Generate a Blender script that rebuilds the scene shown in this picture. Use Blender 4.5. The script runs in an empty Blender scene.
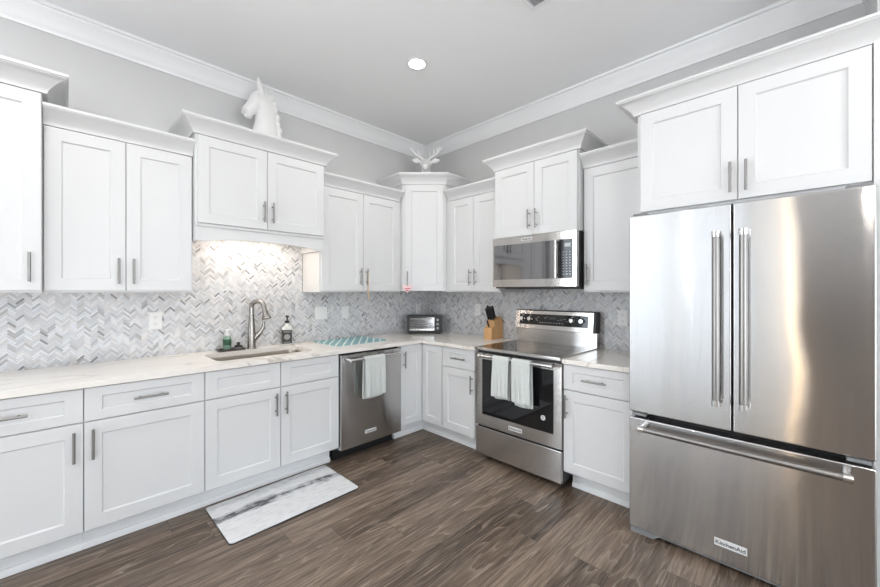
import bpy, bmesh, math, random
from mathutils import Vector, Matrix
random.seed(7)
PI = math.pi
C = bpy.context.scene.collection
SC = bpy.context.scene

# ------------------------------------------------------------------ camera
cam_d = bpy.data.cameras.new('camera')
cam = bpy.data.objects.new('camera', cam_d)
C.objects.link(cam)
cam.location = (-3.0345, -3.2572, 1.3605)
cam.rotation_euler = (PI / 2, 0, -0.7893)
cam_d.sensor_width = 36.0
cam_d.lens = 371.97 / 880 * 36
cam_d.shift_y = -2.1 / 880
cam_d.clip_start = 0.05
SC.camera = cam

# ------------------------------------------------------------------ world, exposure
SC.view_settings.view_transform = 'Standard'
SC.view_settings.look = 'None'
SC.view_settings.gamma = 1
SC.view_settings.use_curve_mapping = False
SC.view_settings.exposure = 0.0
w = bpy.data.worlds.new('sky')
SC.world = w
w.use_nodes = True
bg = w.node_tree.nodes['Background']
# overcast sky above the horizon; brighter lower half added to light the ceiling
_nt = w.node_tree
_tc = _nt.nodes.new('ShaderNodeTexCoord')
_sp = _nt.nodes.new('ShaderNodeSeparateXYZ')
_cr = _nt.nodes.new('ShaderNodeValToRGB')
_nt.links.new(_tc.outputs['Generated'], _sp.inputs[0])
_nt.links.new(_sp.outputs[2], _cr.inputs[0])
_cr.color_ramp.elements[0].position = 0.0
_cr.color_ramp.elements[0].color = (0.83, 0.85, 0.88, 1)
_cr.color_ramp.elements[1].position = 0.02
_cr.color_ramp.elements[1].color = (0.50, 0.56, 0.62, 1)
_nt.links.new(_cr.outputs[0], bg.inputs[0])
bg.inputs[1].default_value = 11.0

ROOM_X, ROOM_Y, ROOM_Z = -7.5, -6.5, 3.06
# windows as (wall, a0, a1, z0, z1)
WIN_FAR = [(-2.52, -0.10, 0.06, 2.80)]             # wall x = ROOM_X, ranges in y
WIN_FRONT = [(-6.9, -4.9, 0.1, 2.6), (-3.3, -1.5, 0.1, 2.6)]
FILL_WIN_LEFT = (-7.1, -4.25, 0.1, 2.7)                    # unseen window added to light the right wall and ceiling; wall y = 0   # wall y = ROOM_Y, ranges in x


def portal(loc, rot, sx, sy):
    d = bpy.data.lights.new('window_daylight', 'AREA')
    d.shape = 'RECTANGLE'
    d.size = sx
    d.size_y = sy
    d.cycles.is_portal = True
    o = bpy.data.objects.new('window_daylight', d)
    C.objects.link(o)
    o.location = loc
    o.rotation_euler = rot


for (a0, a1, z0, z1) in WIN_FAR:
    portal((ROOM_X - 0.1, (a0 + a1) / 2, (z0 + z1) / 2), (PI / 2, 0, -PI / 2), a1 - a0, z1 - z0)
for (a0, a1, z0, z1) in WIN_FRONT:
    portal(((a0 + a1) / 2, ROOM_Y - 0.1, (z0 + z1) / 2), (PI / 2, 0, 0), a1 - a0, z1 - z0)

portal(((FILL_WIN_LEFT[0] + FILL_WIN_LEFT[1]) / 2, 0.15, 1.4), (-PI / 2, 0, 0), FILL_WIN_LEFT[1] - FILL_WIN_LEFT[0], FILL_WIN_LEFT[3] - FILL_WIN_LEFT[2])  # portal of the added left window
LAMP_W = 6.5
CAN_COL = (1.0, 0.95, 0.88)
HOOD_W = 2.9
HOOD_COL = (1.0, 0.87, 0.74)


# ------------------------------------------------------------------ materials
def nmat(name):
    m = bpy.data.materials.new(name)
    m.use_nodes = True
    nt = m.node_tree
    return m, nt, nt.nodes['Principled BSDF']


def srgb(r, g, b):
    f = lambda c: (c / 255 / 12.92) if c / 255 <= 0.04045 else ((c / 255 + 0.055) / 1.055) ** 2.4
    return (f(r), f(g), f(b), 1)


def N(nt, t, **kw):
    n = nt.nodes.new(t)
    for k, v in kw.items():
        setattr(n, k, v)
    return n


def plain(name, col, rough=0.5, metal=0.0, vary=0.03, scale=6.0, coat=0.0, bump=0.0, bscale=200.0, spec=0.5):
    """paint / plastic / metal with a faint procedural tone variation"""
    m, nt, p = nmat(name)
    p.inputs['Roughness'].default_value = rough
    p.inputs['Metallic'].default_value = metal
    p.inputs['Coat Weight'].default_value = coat
    p.inputs['Specular IOR Level'].default_value = spec
    tc = N(nt, 'ShaderNodeTexCoord')
    no = N(nt, 'ShaderNodeTexNoise')
    no.inputs['Scale'].default_value = scale
    no.inputs['Detail'].default_value = 3
    nt.links.new(tc.outputs['Object'], no.inputs['Vector'])
    mx = N(nt, 'ShaderNodeMix', data_type='RGBA')
    mx.inputs[6].default_value = tuple(c * (1 - vary) for c in col[:3]) + (1,)
    mx.inputs[7].default_value = tuple(min(1, c * (1 + vary)) for c in col[:3]) + (1,)
    nt.links.new(no.outputs[0], mx.inputs[0])
    nt.links.new(mx.outputs[2], p.inputs['Base Color'])
    if bump:
        nb = N(nt, 'ShaderNodeTexNoise')
        nb.inputs['Scale'].default_value = bscale
        nt.links.new(tc.outputs['Object'], nb.inputs['Vector'])
        bp = N(nt, 'ShaderNodeBump')
        bp.inputs['Strength'].default_value = bump
        bp.inputs['Distance'].default_value = 0.002
        nt.links.new(nb.outputs[0], bp.inputs['Height'])
        nt.links.new(bp.outputs[0], p.inputs['Normal'])
    return m


def emit(name, col, strength):
    m, nt, p = nmat(name)
    p.inputs['Base Color'].default_value = col
    p.inputs['Emission Color'].default_value = col
    p.inputs['Emission Strength'].default_value = strength
    return m


def steel(name, col, rough=0.24, aniso=0.75, wob=0.02, vertical=False, brush=0.5):
    """brushed stainless: anisotropic gloss, fine brush lines, slight panel waviness"""
    m, nt, p = nmat(name)
    p.inputs['Metallic'].default_value = 1.0
    p.inputs['Base Color'].default_value = col
    p.inputs['Anisotropic'].default_value = aniso
    p.inputs['Anisotropic Rotation'].default_value = 0.25
    tc = N(nt, 'ShaderNodeTexCoord')
    tg = N(nt, 'ShaderNodeTangent', direction_type='RADIAL', axis='Z')
    nt.links.new(tg.outputs[0], p.inputs['Tangent'])
    mp = N(nt, 'ShaderNodeMapping')
    mp.inputs['Scale'].default_value = (5, 5, 7000) if not vertical else (7000, 7000, 5)
    nt.links.new(tc.outputs['Object'], mp.inputs[0])
    br = N(nt, 'ShaderNodeTexNoise')
    br.inputs['Scale'].default_value = 1.0
    br.inputs['Detail'].default_value = 0
    nt.links.new(mp.outputs[0], br.inputs['Vector'])
    mr = N(nt, 'ShaderNodeMapRange')
    mr.inputs[3].default_value = rough - 0.02
    mr.inputs[4].default_value = rough + 0.03
    nt.links.new(br.outputs[0], mr.inputs[0])
    nt.links.new(mr.outputs[0], p.inputs['Roughness'])
    # horizontal brush lines spread reflections up and down; slow panel waviness bends them sideways
    wv = N(nt, 'ShaderNodeTexNoise')
    wv.inputs['Scale'].default_value = 2.2
    wv.inputs['Detail'].default_value = 1
    nt.links.new(tc.outputs['Object'], wv.inputs['Vector'])

    def centred(sock, k):
        a = N(nt, 'ShaderNodeMath', operation='SUBTRACT')
        a.inputs[1].default_value = 0.5
        nt.links.new(sock, a.inputs[0])
        b = N(nt, 'ShaderNodeMath', operation='MULTIPLY')
        b.inputs[1].default_value = k
        nt.links.new(a.outputs[0], b.inputs[0])
        return b.outputs[0]
    cb = N(nt, 'ShaderNodeCombineXYZ')
    side = centred(wv.outputs[0], wob)
    nt.links.new(side, cb.inputs[0])
    nt.links.new(side, cb.inputs[1])
    wn = N(nt, 'ShaderNodeTexWhiteNoise', noise_dimensions='3D')
    sc = N(nt, 'ShaderNodeVectorMath', operation='SCALE')
    sc.inputs['Scale'].default_value = 9000.0
    nt.links.new(tc.outputs['Object'], sc.inputs[0])
    nt.links.new(sc.outputs[0], wn.inputs['Vector'])
    nt.links.new(centred(wn.outputs[0], brush), cb.inputs[2])
    ge = N(nt, 'ShaderNodeNewGeometry')
    ad = N(nt, 'ShaderNodeVectorMath', operation='ADD')
    nt.links.new(ge.outputs['Normal'], ad.inputs[0])
    nt.links.new(cb.outputs[0], ad.inputs[1])
    nz = N(nt, 'ShaderNodeVectorMath', operation='NORMALIZE')
    nt.links.new(ad.outputs[0], nz.inputs[0])
    nt.links.new(nz.outputs[0], p.inputs['Normal'])
    return m


def floor_material():
    m, nt, p = nmat('wood_plank_floor')
    L = nt.links.new
    tc = N(nt, 'ShaderNodeTexCoord')
    sp = N(nt, 'ShaderNodeSeparateXYZ')
    L(tc.outputs['Object'], sp.inputs[0])

    def M(op, a, b=None, c=None):
        n = N(nt, 'ShaderNodeMath', operation=op)
        for i, v in enumerate((a, b, c)):
            if v is None:
                continue
            if isinstance(v, (int, float)):
                n.inputs[i].default_value = v
            else:
                L(v, n.inputs[i])
        return n.outputs[0]
    PW, PL = 0.184, 1.22
    row = M('FLOOR', M('DIVIDE', sp.outputs[1], PW))
    wn = N(nt, 'ShaderNodeTexWhiteNoise', noise_dimensions='1D')
    L(row, wn.inputs['W'])
    xs = M('ADD', M('DIVIDE', sp.outputs[0], PL), M('MULTIPLY', wn.outputs[0], 7.3))
    colm = M('FLOOR', xs)
    wn2 = N(nt, 'ShaderNodeTexWhiteNoise', noise_dimensions='2D')
    cv = N(nt, 'ShaderNodeCombineXYZ')
    L(row, cv.inputs[0]); L(colm, cv.inputs[1])
    L(cv.outputs[0], wn2.inputs['Vector'])
    rnd = wn2.outputs[0]
    # seams
    fy = M('ABSOLUTE', M('SUBTRACT', M('FRACT', M('DIVIDE', sp.outputs[1], PW)), 0.5))
    fx = M('ABSOLUTE', M('SUBTRACT', M('FRACT', xs), 0.5))
    seam = M('MAXIMUM', M('GREATER_THAN', fy, 0.5 - 0.0012 / PW), M('GREATER_THAN', fx, 0.5 - 0.0012 / PL))
    # grain space, shifted per plank
    g = N(nt, 'ShaderNodeCombineXYZ')
    L(M('MULTIPLY', sp.outputs[0], 1.0), g.inputs[0])
    L(sp.outputs[1], g.inputs[1])
    L(M('MULTIPLY', rnd, 40.0), g.inputs[2])

    def noise(scale, det, rough=0.55, dist=0.0):
        mp = N(nt, 'ShaderNodeMapping')
        mp.inputs['Scale'].default_value = scale
        L(g.outputs[0], mp.inputs[0])
        n = N(nt, 'ShaderNodeTexNoise')
        n.inputs['Scale'].default_value = 1.0
        n.inputs['Detail'].default_value = det
        n.inputs['Roughness'].default_value = rough
        n.inputs['Distortion'].default_value = dist
        L(mp.outputs[0], n.inputs['Vector'])
        return n.outputs[0]
    fine = noise((7, 120, 1), 4, 0.7)
    mid = noise((1.6, 26, 1), 5, 0.6, 0.4)
    big = noise((0.55, 5.0, 1), 2, 0.5, 0.3)
    fleck = noise((5, 105, 1), 3, 0.6)
    contour = M('FRACT', M('MULTIPLY', M('ADD', big, M('MULTIPLY', fine, 0.016)), 17.0))
    line = M('POWER', M('SUBTRACT', 1.0, contour), 7.0)
    line = M('MULTIPLY', line, mid)
    tone = M('ADD', M('MULTIPLY', mid, 0.55), M('MULTIPLY', fine, 0.45))
    tone = M('ADD', tone, M('MULTIPLY', M('SUBTRACT', rnd, 0.5), 0.16))
    cr = N(nt, 'ShaderNodeValToRGB')
    e = cr.color_ramp.elements
    e[0].position = 0.33; e[0].color = srgb(56, 46, 39)
    e[1].position = 0.68; e[1].color = srgb(146, 128, 112)
    e2 = cr.color_ramp.elements.new(0.5); e2.color = srgb(100, 84, 71)
    L(tone, cr.inputs[0])
    mx = N(nt, 'ShaderNodeMix', data_type='RGBA')
    mx.inputs[7].default_value = srgb(182, 168, 152)
    fl_ = N(nt, 'ShaderNodeMapRange')
    fl_.inputs[1].default_value = 0.55; fl_.inputs[2].default_value = 0.74
    L(fleck, fl_.inputs[0])
    L(M('MINIMUM', M('ADD', M('MULTIPLY', line, 0.75), M('MULTIPLY', fl_.outputs[0], 0.45)), 0.85), mx.inputs[0])
    L(cr.outputs[0], mx.inputs[6])
    mx2 = N(nt, 'ShaderNodeMix', data_type='RGBA')
    mx2.inputs[7].default_value = srgb(48, 41, 37)
    L(M('MULTIPLY', seam, 0.75), mx2.inputs[0])
    L(mx.outputs[2], mx2.inputs[6])
    L(mx2.outputs[2], p.inputs['Base Color'])
    p.inputs['Roughness'].default_value = 0.36
    bp = N(nt, 'ShaderNodeBump')
    bp.inputs['Strength'].default_value = 0.25
    bp.inputs['Distance'].default_value = 0.0015
    L(M('SUBTRACT', fine, M('MULTIPLY', seam, 2.0)), bp.inputs['Height'])
    L(bp.outputs[0], p.inputs['Normal'])
    return m


def quartz_material():
    m, nt, p = nmat('veined_quartz')
    L = nt.links.new
    tc = N(nt, 'ShaderNodeTexCoord')
    mp = N(nt, 'ShaderNodeMapping')
    mp.inputs['Rotation'].default_value = (0, 0, 0.5)
    mp.inputs['Scale'].default_value = (0.8, 2.2, 1)
    L(tc.outputs['Object'], mp.inputs[0])
    n1 = N(nt, 'ShaderNodeTexNoise')
    n1.inputs['Scale'].default_value = 1.3
    n1.inputs['Detail'].default_value = 5
    n1.inputs['Roughness'].default_value = 0.45
    n1.inputs['Distortion'].default_value = 0.7
    L(mp.outputs[0], n1.inputs['Vector'])

    def M(op, a, b=None):
        n = N(nt, 'ShaderNodeMath', operation=op)
        for i, v in enumerate((a, b)):
            if v is None:
                continue
            if isinstance(v, (int, float)):
                n.inputs[i].default_value = v
            else:
                L(v, n.inputs[i])
        return n.outputs[0]
    d = M('ABSOLUTE', M('SUBTRACT', n1.outputs[0], 0.5))
    mr = N(nt, 'ShaderNodeMapRange')
    mr.inputs[1].default_value = 0.0; mr.inputs[2].default_value = 0.014
    mr.inputs[3].default_value = 1.0; mr.inputs[4].default_value = 0.0
    L(d, mr.inputs[0])
    n2 = N(nt, 'ShaderNodeTexNoise')
    n2.inputs['Scale'].default_value = 2.2
    n2.inputs['Detail'].default_value = 2
    L(tc.outputs['Object'], n2.inputs['Vector'])
    fac = M('MULTIPLY', mr.outputs[0], M('MULTIPLY', n2.outputs[0], 0.9))
    base = N(nt, 'ShaderNodeMix', data_type='RGBA')
    base.inputs[6].default_value = srgb(232, 226, 219)
    base.inputs[7].default_value = srgb(240, 236, 230)
    L(n2.outputs[0], base.inputs[0])
    mx = N(nt, 'ShaderNodeMix', data_type='RGBA')
    mx.inputs[7].default_value = srgb(160, 148, 136)
    L(fac, mx.inputs[0]); L(base.outputs[2], mx.inputs[6])
    L(mx.outputs[2], p.inputs['Base Color'])
    p.inputs['Roughness'].default_value = 0.18
    return m


def tile_material():
    m, nt, p = nmat('herringbone_marble')
    at = N(nt, 'ShaderNodeVertexColor', layer_name='tile_tone')
    tc = N(nt, 'ShaderNodeTexCoord')
    no = N(nt, 'ShaderNodeTexNoise')
    no.inputs['Scale'].default_value = 60
    no.inputs['Detail'].default_value = 4
    nt.links.new(tc.outputs['Object'], no.inputs['Vector'])
    mx = N(nt, 'ShaderNodeMix', data_type='RGBA', blend_type='MULTIPLY')
    mx.inputs[0].default_value = 0.12
    nt.links.new(at.outputs[0], mx.inputs[6])
    nt.links.new(no.outputs[0], mx.inputs[7])
    nt.links.new(mx.outputs[2], p.inputs['Base Color'])
    p.inputs['Roughness'].default_value = 0.3
    return m


def stripe_material():
    m, nt, p = nmat('teal_striped_microfibre')
    tc = N(nt, 'ShaderNodeTexCoord')
    mp = N(nt, 'ShaderNodeMapping')
    mp.inputs['Rotation'].default_value = (0, 0, 0.66)
    nt.links.new(tc.outputs['Object'], mp.inputs[0])
    wv = N(nt, 'ShaderNodeTexWave', wave_type='BANDS', bands_direction='X')
    wv.inputs['Scale'].default_value = 5.2
    nt.links.new(mp.outputs[0], wv.inputs['Vector'])
    cr = N(nt, 'ShaderNodeValToRGB')
    cr.color_ramp.interpolation = 'CONSTANT'
    cr.color_ramp.elements[0].color = srgb(136, 174, 180)
    cr.color_ramp.elements[1].position = 0.87
    cr.color_ramp.elements[1].color = srgb(214, 226, 224)
    nt.links.new(wv.outputs[0], cr.inputs[0])
    nt.links.new(cr.outputs[0], p.inputs['Base Color'])
    p.inputs['Roughness'].default_value = 0.9
    return m


def rug_material():
    m, nt, p = nmat('weathered_print_mat')
    L = nt.links.new
    tc = N(nt, 'ShaderNodeTexCoord')
    sp = N(nt, 'ShaderNodeSeparateXYZ')
    L(tc.outputs['Object'], sp.inputs[0])

    def M(op, a, b=None, c=None):
        n = N(nt, 'ShaderNodeMath', operation=op)
        for i, v in enumerate((a, b, c)):
            if v is None:
                continue
            if isinstance(v, (int, float)):
                n.inputs[i].default_value = v
            else:
                L(v, n.inputs[i])
        return n.outputs[0]

    def noise(sc, det, dist=0.0):
        mp = N(nt, 'ShaderNodeMapping')
        mp.inputs['Scale'].default_value = sc
        L(tc.outputs['Object'], mp.inputs[0])
        n = N(nt, 'ShaderNodeTexNoise')
        n.inputs['Scale'].default_value = 1.0
        n.inputs['Detail'].default_value = det
        n.inputs['Roughness'].default_value = 0.65
        n.inputs['Distortion'].default_value = dist
        L(mp.outputs[0], n.inputs['Vector'])
        return n.outputs[0]
    fine = noise((14, 60, 1), 6, 0.5)
    wide = noise((3, 9, 1), 3)
    # dark streak along the length, offset from the middle, and a fainter one at the cabinet side
    yy = M('ADD', sp.outputs[1], M('MULTIPLY', M('SUBTRACT', wide, 0.5), 0.16))
    s1 = M('SUBTRACT', 1.0, M('MULTIPLY', M('ABSOLUTE', M('SUBTRACT', yy, 0.050)), 17.0))
    s2 = M('SUBTRACT', 0.8, M('MULTIPLY', M('ABSOLUTE', M('SUBTRACT', yy, 0.19)), 16.0))
    patch = noise((5.5, 4, 1), 4, 0.8)
    s1 = M('MULTIPLY', M('MAXIMUM', s1, 0.0), M('MULTIPLY', M('POWER', patch, 1.6), 3.0))
    s = M('MAXIMUM', M('MAXIMUM', s1, 0.0), M('MULTIPLY', M('MAXIMUM', s2, 0.0), 0.45))
    s = M('MINIMUM', s, 1.0)
    k = M('ADD', M('MULTIPLY', M('MULTIPLY', s, fine), 1.15), M('MULTIPLY', fine, 0.82))
    cr = N(nt, 'ShaderNodeValToRGB')
    e = cr.color_ramp.elements
    e[0].position = 0.38; e[0].color = srgb(228, 229, 230)
    e[1].position = 1.05 / 1.1; e[1].color = srgb(92, 92, 96)
    e2 = e.new(0.66); e2.color = srgb(196, 198, 201)
    L(k, cr.inputs[0])
    L(cr.outputs[0], p.inputs['Base Color'])
    p.inputs['Roughness'].default_value = 0.7
    return m


def wood_material(name, a, b, rough=0.45):
    m, nt, p = nmat(name)
    tc = N(nt, 'ShaderNodeTexCoord')
    mp = N(nt, 'ShaderNodeMapping')
    mp.inputs['Scale'].default_value = (60, 60, 6)
    nt.links.new(tc.outputs['Object'], mp.inputs[0])
    n = N(nt, 'ShaderNodeTexNoise')
    n.inputs['Scale'].default_value = 1
    n.inputs['Detail'].default_value = 4
    nt.links.new(mp.outputs[0], n.inputs['Vector'])
    mx = N(nt, 'ShaderNodeMix', data_type='RGBA')
    mx.inputs[6].default_value = a
    mx.inputs[7].default_value = b
    nt.links.new(n.outputs[0], mx.inputs[0])
    nt.links.new(mx.outputs[2], p.inputs['Base Color'])
    p.inputs['Roughness'].default_value = rough
    return m


def cloth_material(name, col, scale=700):
    m = plain(name, col, 0.92, vary=0.06, scale=30, bump=0.6, bscale=scale)
    m.node_tree.nodes['Principled BSDF'].inputs['Sheen Weight'].default_value = 0.2
    return m


def glass_material(name, col, rough=0.02):
    m, nt, p = nmat(name)
    p.inputs['Base Color'].default_value = col
    p.inputs['Roughness'].default_value = rough
    p.inputs['Transmission Weight'].default_value = 1.0
    p.inputs['IOR'].default_value = 1.45
    return m


M_CAB = plain('white_cabinet_paint', (0.705, 0.709, 0.712, 1), 0.36, vary=0.01)
M_WHITEWALL = plain('white_wall_paint', (0.84, 0.84, 0.835, 1), 0.75, vary=0.01)
M_TRIM = plain('white_trim_paint', (0.85, 0.855, 0.86, 1), 0.4, vary=0.01)
M_WALL = plain('grey_wall_paint', (0.58, 0.58, 0.578, 1), 0.75, vary=0.015, bump=0.15, bscale=300)
M_CEIL = plain('ceiling_paint', (0.925, 0.93, 0.935, 1), 0.85, vary=0.01)
M_FLOOR = floor_material()
M_QUARTZ = quartz_material()
M_TILE = tile_material()
M_GROUT = plain('pale_grout', srgb(196, 198, 198), 0.9)
M_STEEL = steel('brushed_stainless', (0.59, 0.585, 0.58, 1), 0.10, 1.0, 0.03, brush=0.30)
M_HANDLE = plain('satin_handle_steel', (0.30, 0.29, 0.28, 1), 0.34, 1.0)
M_STEEL2 = steel('brushed_stainless_trim', (0.54, 0.52, 0.50, 1), 0.16, 1.0, 0.01, brush=0.16)
M_STEEL_DW = steel('brushed_stainless_dark', (0.52, 0.515, 0.51, 1), 0.16, 1.0, 0.03, brush=0.22)
M_SINK = plain('satin_sink_steel', (0.46, 0.41, 0.35, 1), 0.28, 1.0)
M_PULL = plain('brushed_nickel', (0.30, 0.29, 0.28, 1), 0.34, 1.0)
M_CHROME = plain('polished_steel', (0.72, 0.71, 0.70, 1), 0.14, 1.0)
M_NICKEL = plain('faucet_nickel', (0.34, 0.32, 0.30, 1), 0.27, 1.0)
M_BADGE = plain('satin_badge_plate', (0.74, 0.74, 0.74, 1), 0.3)
M_BLACK = plain('black_plastic', (0.012, 0.012, 0.013, 1), 0.4)
M_BGLASS = plain('black_glass', (0.008, 0.008, 0.009, 1), 0.05, spec=0.5)
M_MWGLASS = plain('smoked_mirror_glass', (0.24, 0.24, 0.245, 1), 0.04, 1.0)
M_DKGREY = plain('dark_grey_enamel', (0.05, 0.05, 0.053, 1), 0.45)
M_MIDGREY = plain('grey_plastic', (0.22, 0.225, 0.23, 1), 0.4)
M_PLATE = plain('white_switch_plastic', (0.83, 0.83, 0.82, 1), 0.35)
M_CERAMIC = plain('matte_white_plaster', (0.78, 0.78, 0.77, 1), 0.5)
M_MARK = plain('printed_white', (0.75, 0.75, 0.75, 1), 0.5)
M_INK = plain('printed_dark', (0.03, 0.03, 0.03, 1), 0.5)
M_TOWEL = cloth_material('pale_mint_towel', srgb(208, 213, 210))
M_TOWEL2 = cloth_material('white_towel', srgb(206, 211, 208))
M_DRY = stripe_material()
M_RUG = rug_material()
M_RUBBER = plain('mat_edge', (0.05, 0.05, 0.05, 1), 0.7)
M_BLOCK = wood_material('bamboo_block', srgb(196, 148, 96), srgb(222, 178, 126))
M_TAN = wood_material('tan_cord', srgb(190, 160, 124), srgb(220, 196, 164), 0.8)
M_GREEN = plain('green_soap', srgb(120, 150, 132), 0.12, coat=0.6)
M_LABELW = plain('green_label', srgb(44, 84, 60), 0.5)
M_CLEAR = glass_material('clear_bottle', (0.93, 0.95, 0.95, 1))
M_PANE = glass_material('clear_window', (1, 1, 1, 1), 0.0)
M_PINK = plain('pink_heart', srgb(236, 206, 208), 0.6, vary=0.12, scale=90)
M_ROSE = plain('rose_print', srgb(196, 72, 96), 0.6)
M_LENS = emit('lamp_lens', (1.0, 0.97, 0.92, 1), 9.0)
M_STRIP = emit('under_cabinet_lens', HOOD_COL + (1,), 6.0)
M_DISP = plain('lcd_window', (0.60, 0.63, 0.64, 1), 0.3)


# ------------------------------------------------------------------ mesh builder
class MB:
    def __init__(s):
        s.bm = bmesh.new()
        s.eased = False

    def absorb(s, b):
        me = bpy.data.meshes.new('tmp')
        b.to_mesh(me)
        b.free()
        s.bm.from_mesh(me)
        bpy.data.meshes.remove(me)
        return s

    def box(s, x0, x1, y0, y1, z0, z1, bev=0.0, seg=2):
        b = bmesh.new()
        bmesh.ops.create_cube(b, size=1.0)
        for v in b.verts:
            v.co = Vector(((x0 + x1) / 2 + v.co.x * (x1 - x0), (y0 + y1) / 2 + v.co.y * (y1 - y0), (z0 + z1) / 2 + v.co.z * (z1 - z0)))
        if bev > 0:
            s.eased = True
            bmesh.ops.bevel(b, geom=b.edges[:], offset=bev, segments=seg, affect='EDGES', profile=0.5)
        return s.absorb(b)

    def tube(s, pts, r, n=14, cap=True):
        pts = [Vector(p) for p in pts]
        rs = r if isinstance(r, (list, tuple)) else [r] * len(pts)
        b = s.bm
        t0 = (pts[1] - pts[0]).normalized()
        up = Vector((0, 0, 1)) if abs(t0.z) < 0.9 else Vector((1, 0, 0))
        nrm = t0.cross(up).normalized()
        rings = []
        for i, p in enumerate(pts):
            if i == 0:
                t = t0
            elif i == len(pts) - 1:
                t = (pts[i] - pts[i - 1]).normalized()
            else:
                t = ((pts[i + 1] - pts[i]).normalized() + (pts[i] - pts[i - 1]).normalized()).normalized()
            nrm = (nrm - t * nrm.dot(t)).normalized()
            bn = t.cross(nrm)
            rings.append([b.verts.new(p + (nrm * math.cos(2 * PI * k / n) + bn * math.sin(2 * PI * k / n)) * rs[i]) for k in range(n)])
        for a, c in zip(rings, rings[1:]):
            for k in range(n):
                b.faces.new((a[k], a[(k + 1) % n], c[(k + 1) % n], c[k]))
        if cap:
            b.faces.new(list(reversed(rings[0])))
            b.faces.new(rings[-1])
        return s

    def cyl(s, p0, p1, r, n=20, r2=None):
        return s.tube([p0, p1], [r, r if r2 is None else r2], n)

    def lathe(s, prof, c=(0, 0, 0), n=28, axis='Z'):
        """prof: list of (radius, height) from bottom to top"""
        b = s.bm
        rings = []
        for (r, h) in prof:
            ring = []
            for k in range(n):
                a = 2 * PI * k / n
                if axis == 'Z':
                    v = (c[0] + r * math.cos(a), c[1] + r * math.sin(a), c[2] + h)
                elif axis == 'Y':
                    v = (c[0] + r * math.cos(a), c[1] - h, c[2] + r * math.sin(a))
                ring.append(b.verts.new(v))
            rings.append(ring)
        for a, d in zip(rings, rings[1:]):
            for k in range(n):
                b.faces.new((a[k], a[(k + 1) % n], d[(k + 1) % n], d[k]))
        b.faces.new(list(reversed(rings[0])))
        b.faces.new(rings[-1])
        return s

    def prism(s, poly, a, c, plane='XZ'):
        """extrude a closed 2D polygon between a and c along the remaining axis"""
        def P(u, v, t):
            return {'XZ': (u, t, v), 'XY': (u, v, t), 'YZ': (t, u, v)}[plane]
        b = s.bm
        A = [b.verts.new(P(u, v, a)) for u, v in poly]
        B = [b.verts.new(P(u, v, c)) for u, v in poly]
        n = len(poly)
        for k in range(n):
            b.faces.new((A[k], A[(k + 1) % n], B[(k + 1) % n], B[k]))
        b.faces.new(list(reversed(A)))
        b.faces.new(B)
        return s

    def sweep(s, path, prof, sign=1, caps=True):
        """sweep a closed (out, z) profile along a 2D polyline with mitred corners; out is to the right of travel times sign"""
        b = s.bm
        path = [Vector(p) for p in path]
        ns = []
        for p, q in zip(path, path[1:]):
            d = (q - p).normalized()
            ns.append(Vector((d.y, -d.x)) * sign)
        cols = []
        for i, p in enumerate(path):
            if i == 0:
                m = ns[0]
            elif i == len(path) - 1:
                m = ns[-1]
            else:
                m = (ns[i - 1] + ns[i])
                m = m / m.dot(ns[i])
            cols.append([b.verts.new((p.x + m.x * o, p.y + m.y * o, z)) for o, z in prof])
        n = len(prof)
        for a, c in zip(cols, cols[1:]):
            for k in range(n):
                b.faces.new((a[k], a[(k + 1) % n], c[(k + 1) % n], c[k]))
        if caps:
            b.faces.new(list(reversed(cols[0])))
            b.faces.new(cols[-1])
        return s

    def shaker(s, x0, x1, z0, z1, yf, fr=0.07, t=0.019, rec=0.009, frx=None):
        """recessed-panel door: front plane at y = yf, thickness t behind it"""
        b = s.bm

        k = (fr if frx is None else frx) - fr

        def ring(i, y, k=0.0):
            j = i + k
            return [b.verts.new(v) for v in ((x0 + j, y, z0 + i), (x1 - j, y, z0 + i), (x1 - j, y, z1 - i), (x0 + j, y, z1 - i))]
        R = [ring(0, yf + t), ring(0, yf + 0.0015), ring(0.0015, yf), ring(fr, yf, k), ring(fr + 0.006, yf + rec, k)]
        for a, c in zip(R, R[1:]):
            for k in range(4):
                b.faces.new((a[k], a[(k + 1) % 4], c[(k + 1) % 4], c[k]))
        b.faces.new(list(reversed(R[0])))
        b.faces.new(R[-1])
        return s

    def ball(s, c, r, sc=(1, 1, 1), rot=None, n=16):
        b = bmesh.new()
        bmesh.ops.create_uvsphere(b, u_segments=n, v_segments=n // 2 + 2, radius=r)
        mt = Matrix.Translation(Vector(c)) @ (rot.to_matrix().to_4x4() if rot else Matrix.Identity(4)) @ Matrix.Diagonal((*sc, 1))
        bmesh.ops.transform(b, matrix=mt, verts=b.verts[:])
        return s.absorb(b)

    def build(s, name, mat, parent=None, label=None, smooth=35):
        b = s.bm
        bmesh.ops.recalc_face_normals(b, faces=b.faces[:])
        me = bpy.data.meshes.new(name)
        b.to_mesh(me)
        b.free()
        me.materials.append(mat)
        if smooth:
            for p in me.polygons:
                p.use_smooth = True
            me.set_sharp_from_angle(angle=math.radians(smooth))
        o = bpy.data.objects.new(name, me)
        C.objects.link(o)
        if s.eased and smooth:
            wn = o.modifiers.new('even_shading', 'WEIGHTED_NORMAL')
            wn.keep_sharp = True
        if parent:
            o.parent = parent
        if label:
            o['label'] = label
        return o


def thing(name, label, cat, loc=(0, 0, 0), rz=0.0, group=None):
    o = bpy.data.objects.new(name, None)
    C.objects.link(o)
    o.empty_display_size = 0.05
    o.location = loc
    o.rotation_euler = (0, 0, rz)
    o['label'] = label
    o['category'] = cat
    if group:
        o['group'] = group
    return o


def tag(o, label, cat, group=None):
    o['label'] = label
    o['category'] = cat
    if group:
        o['group'] = group
    return o


def struct(o):
    o['kind'] = 'structure'
    return o


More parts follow.
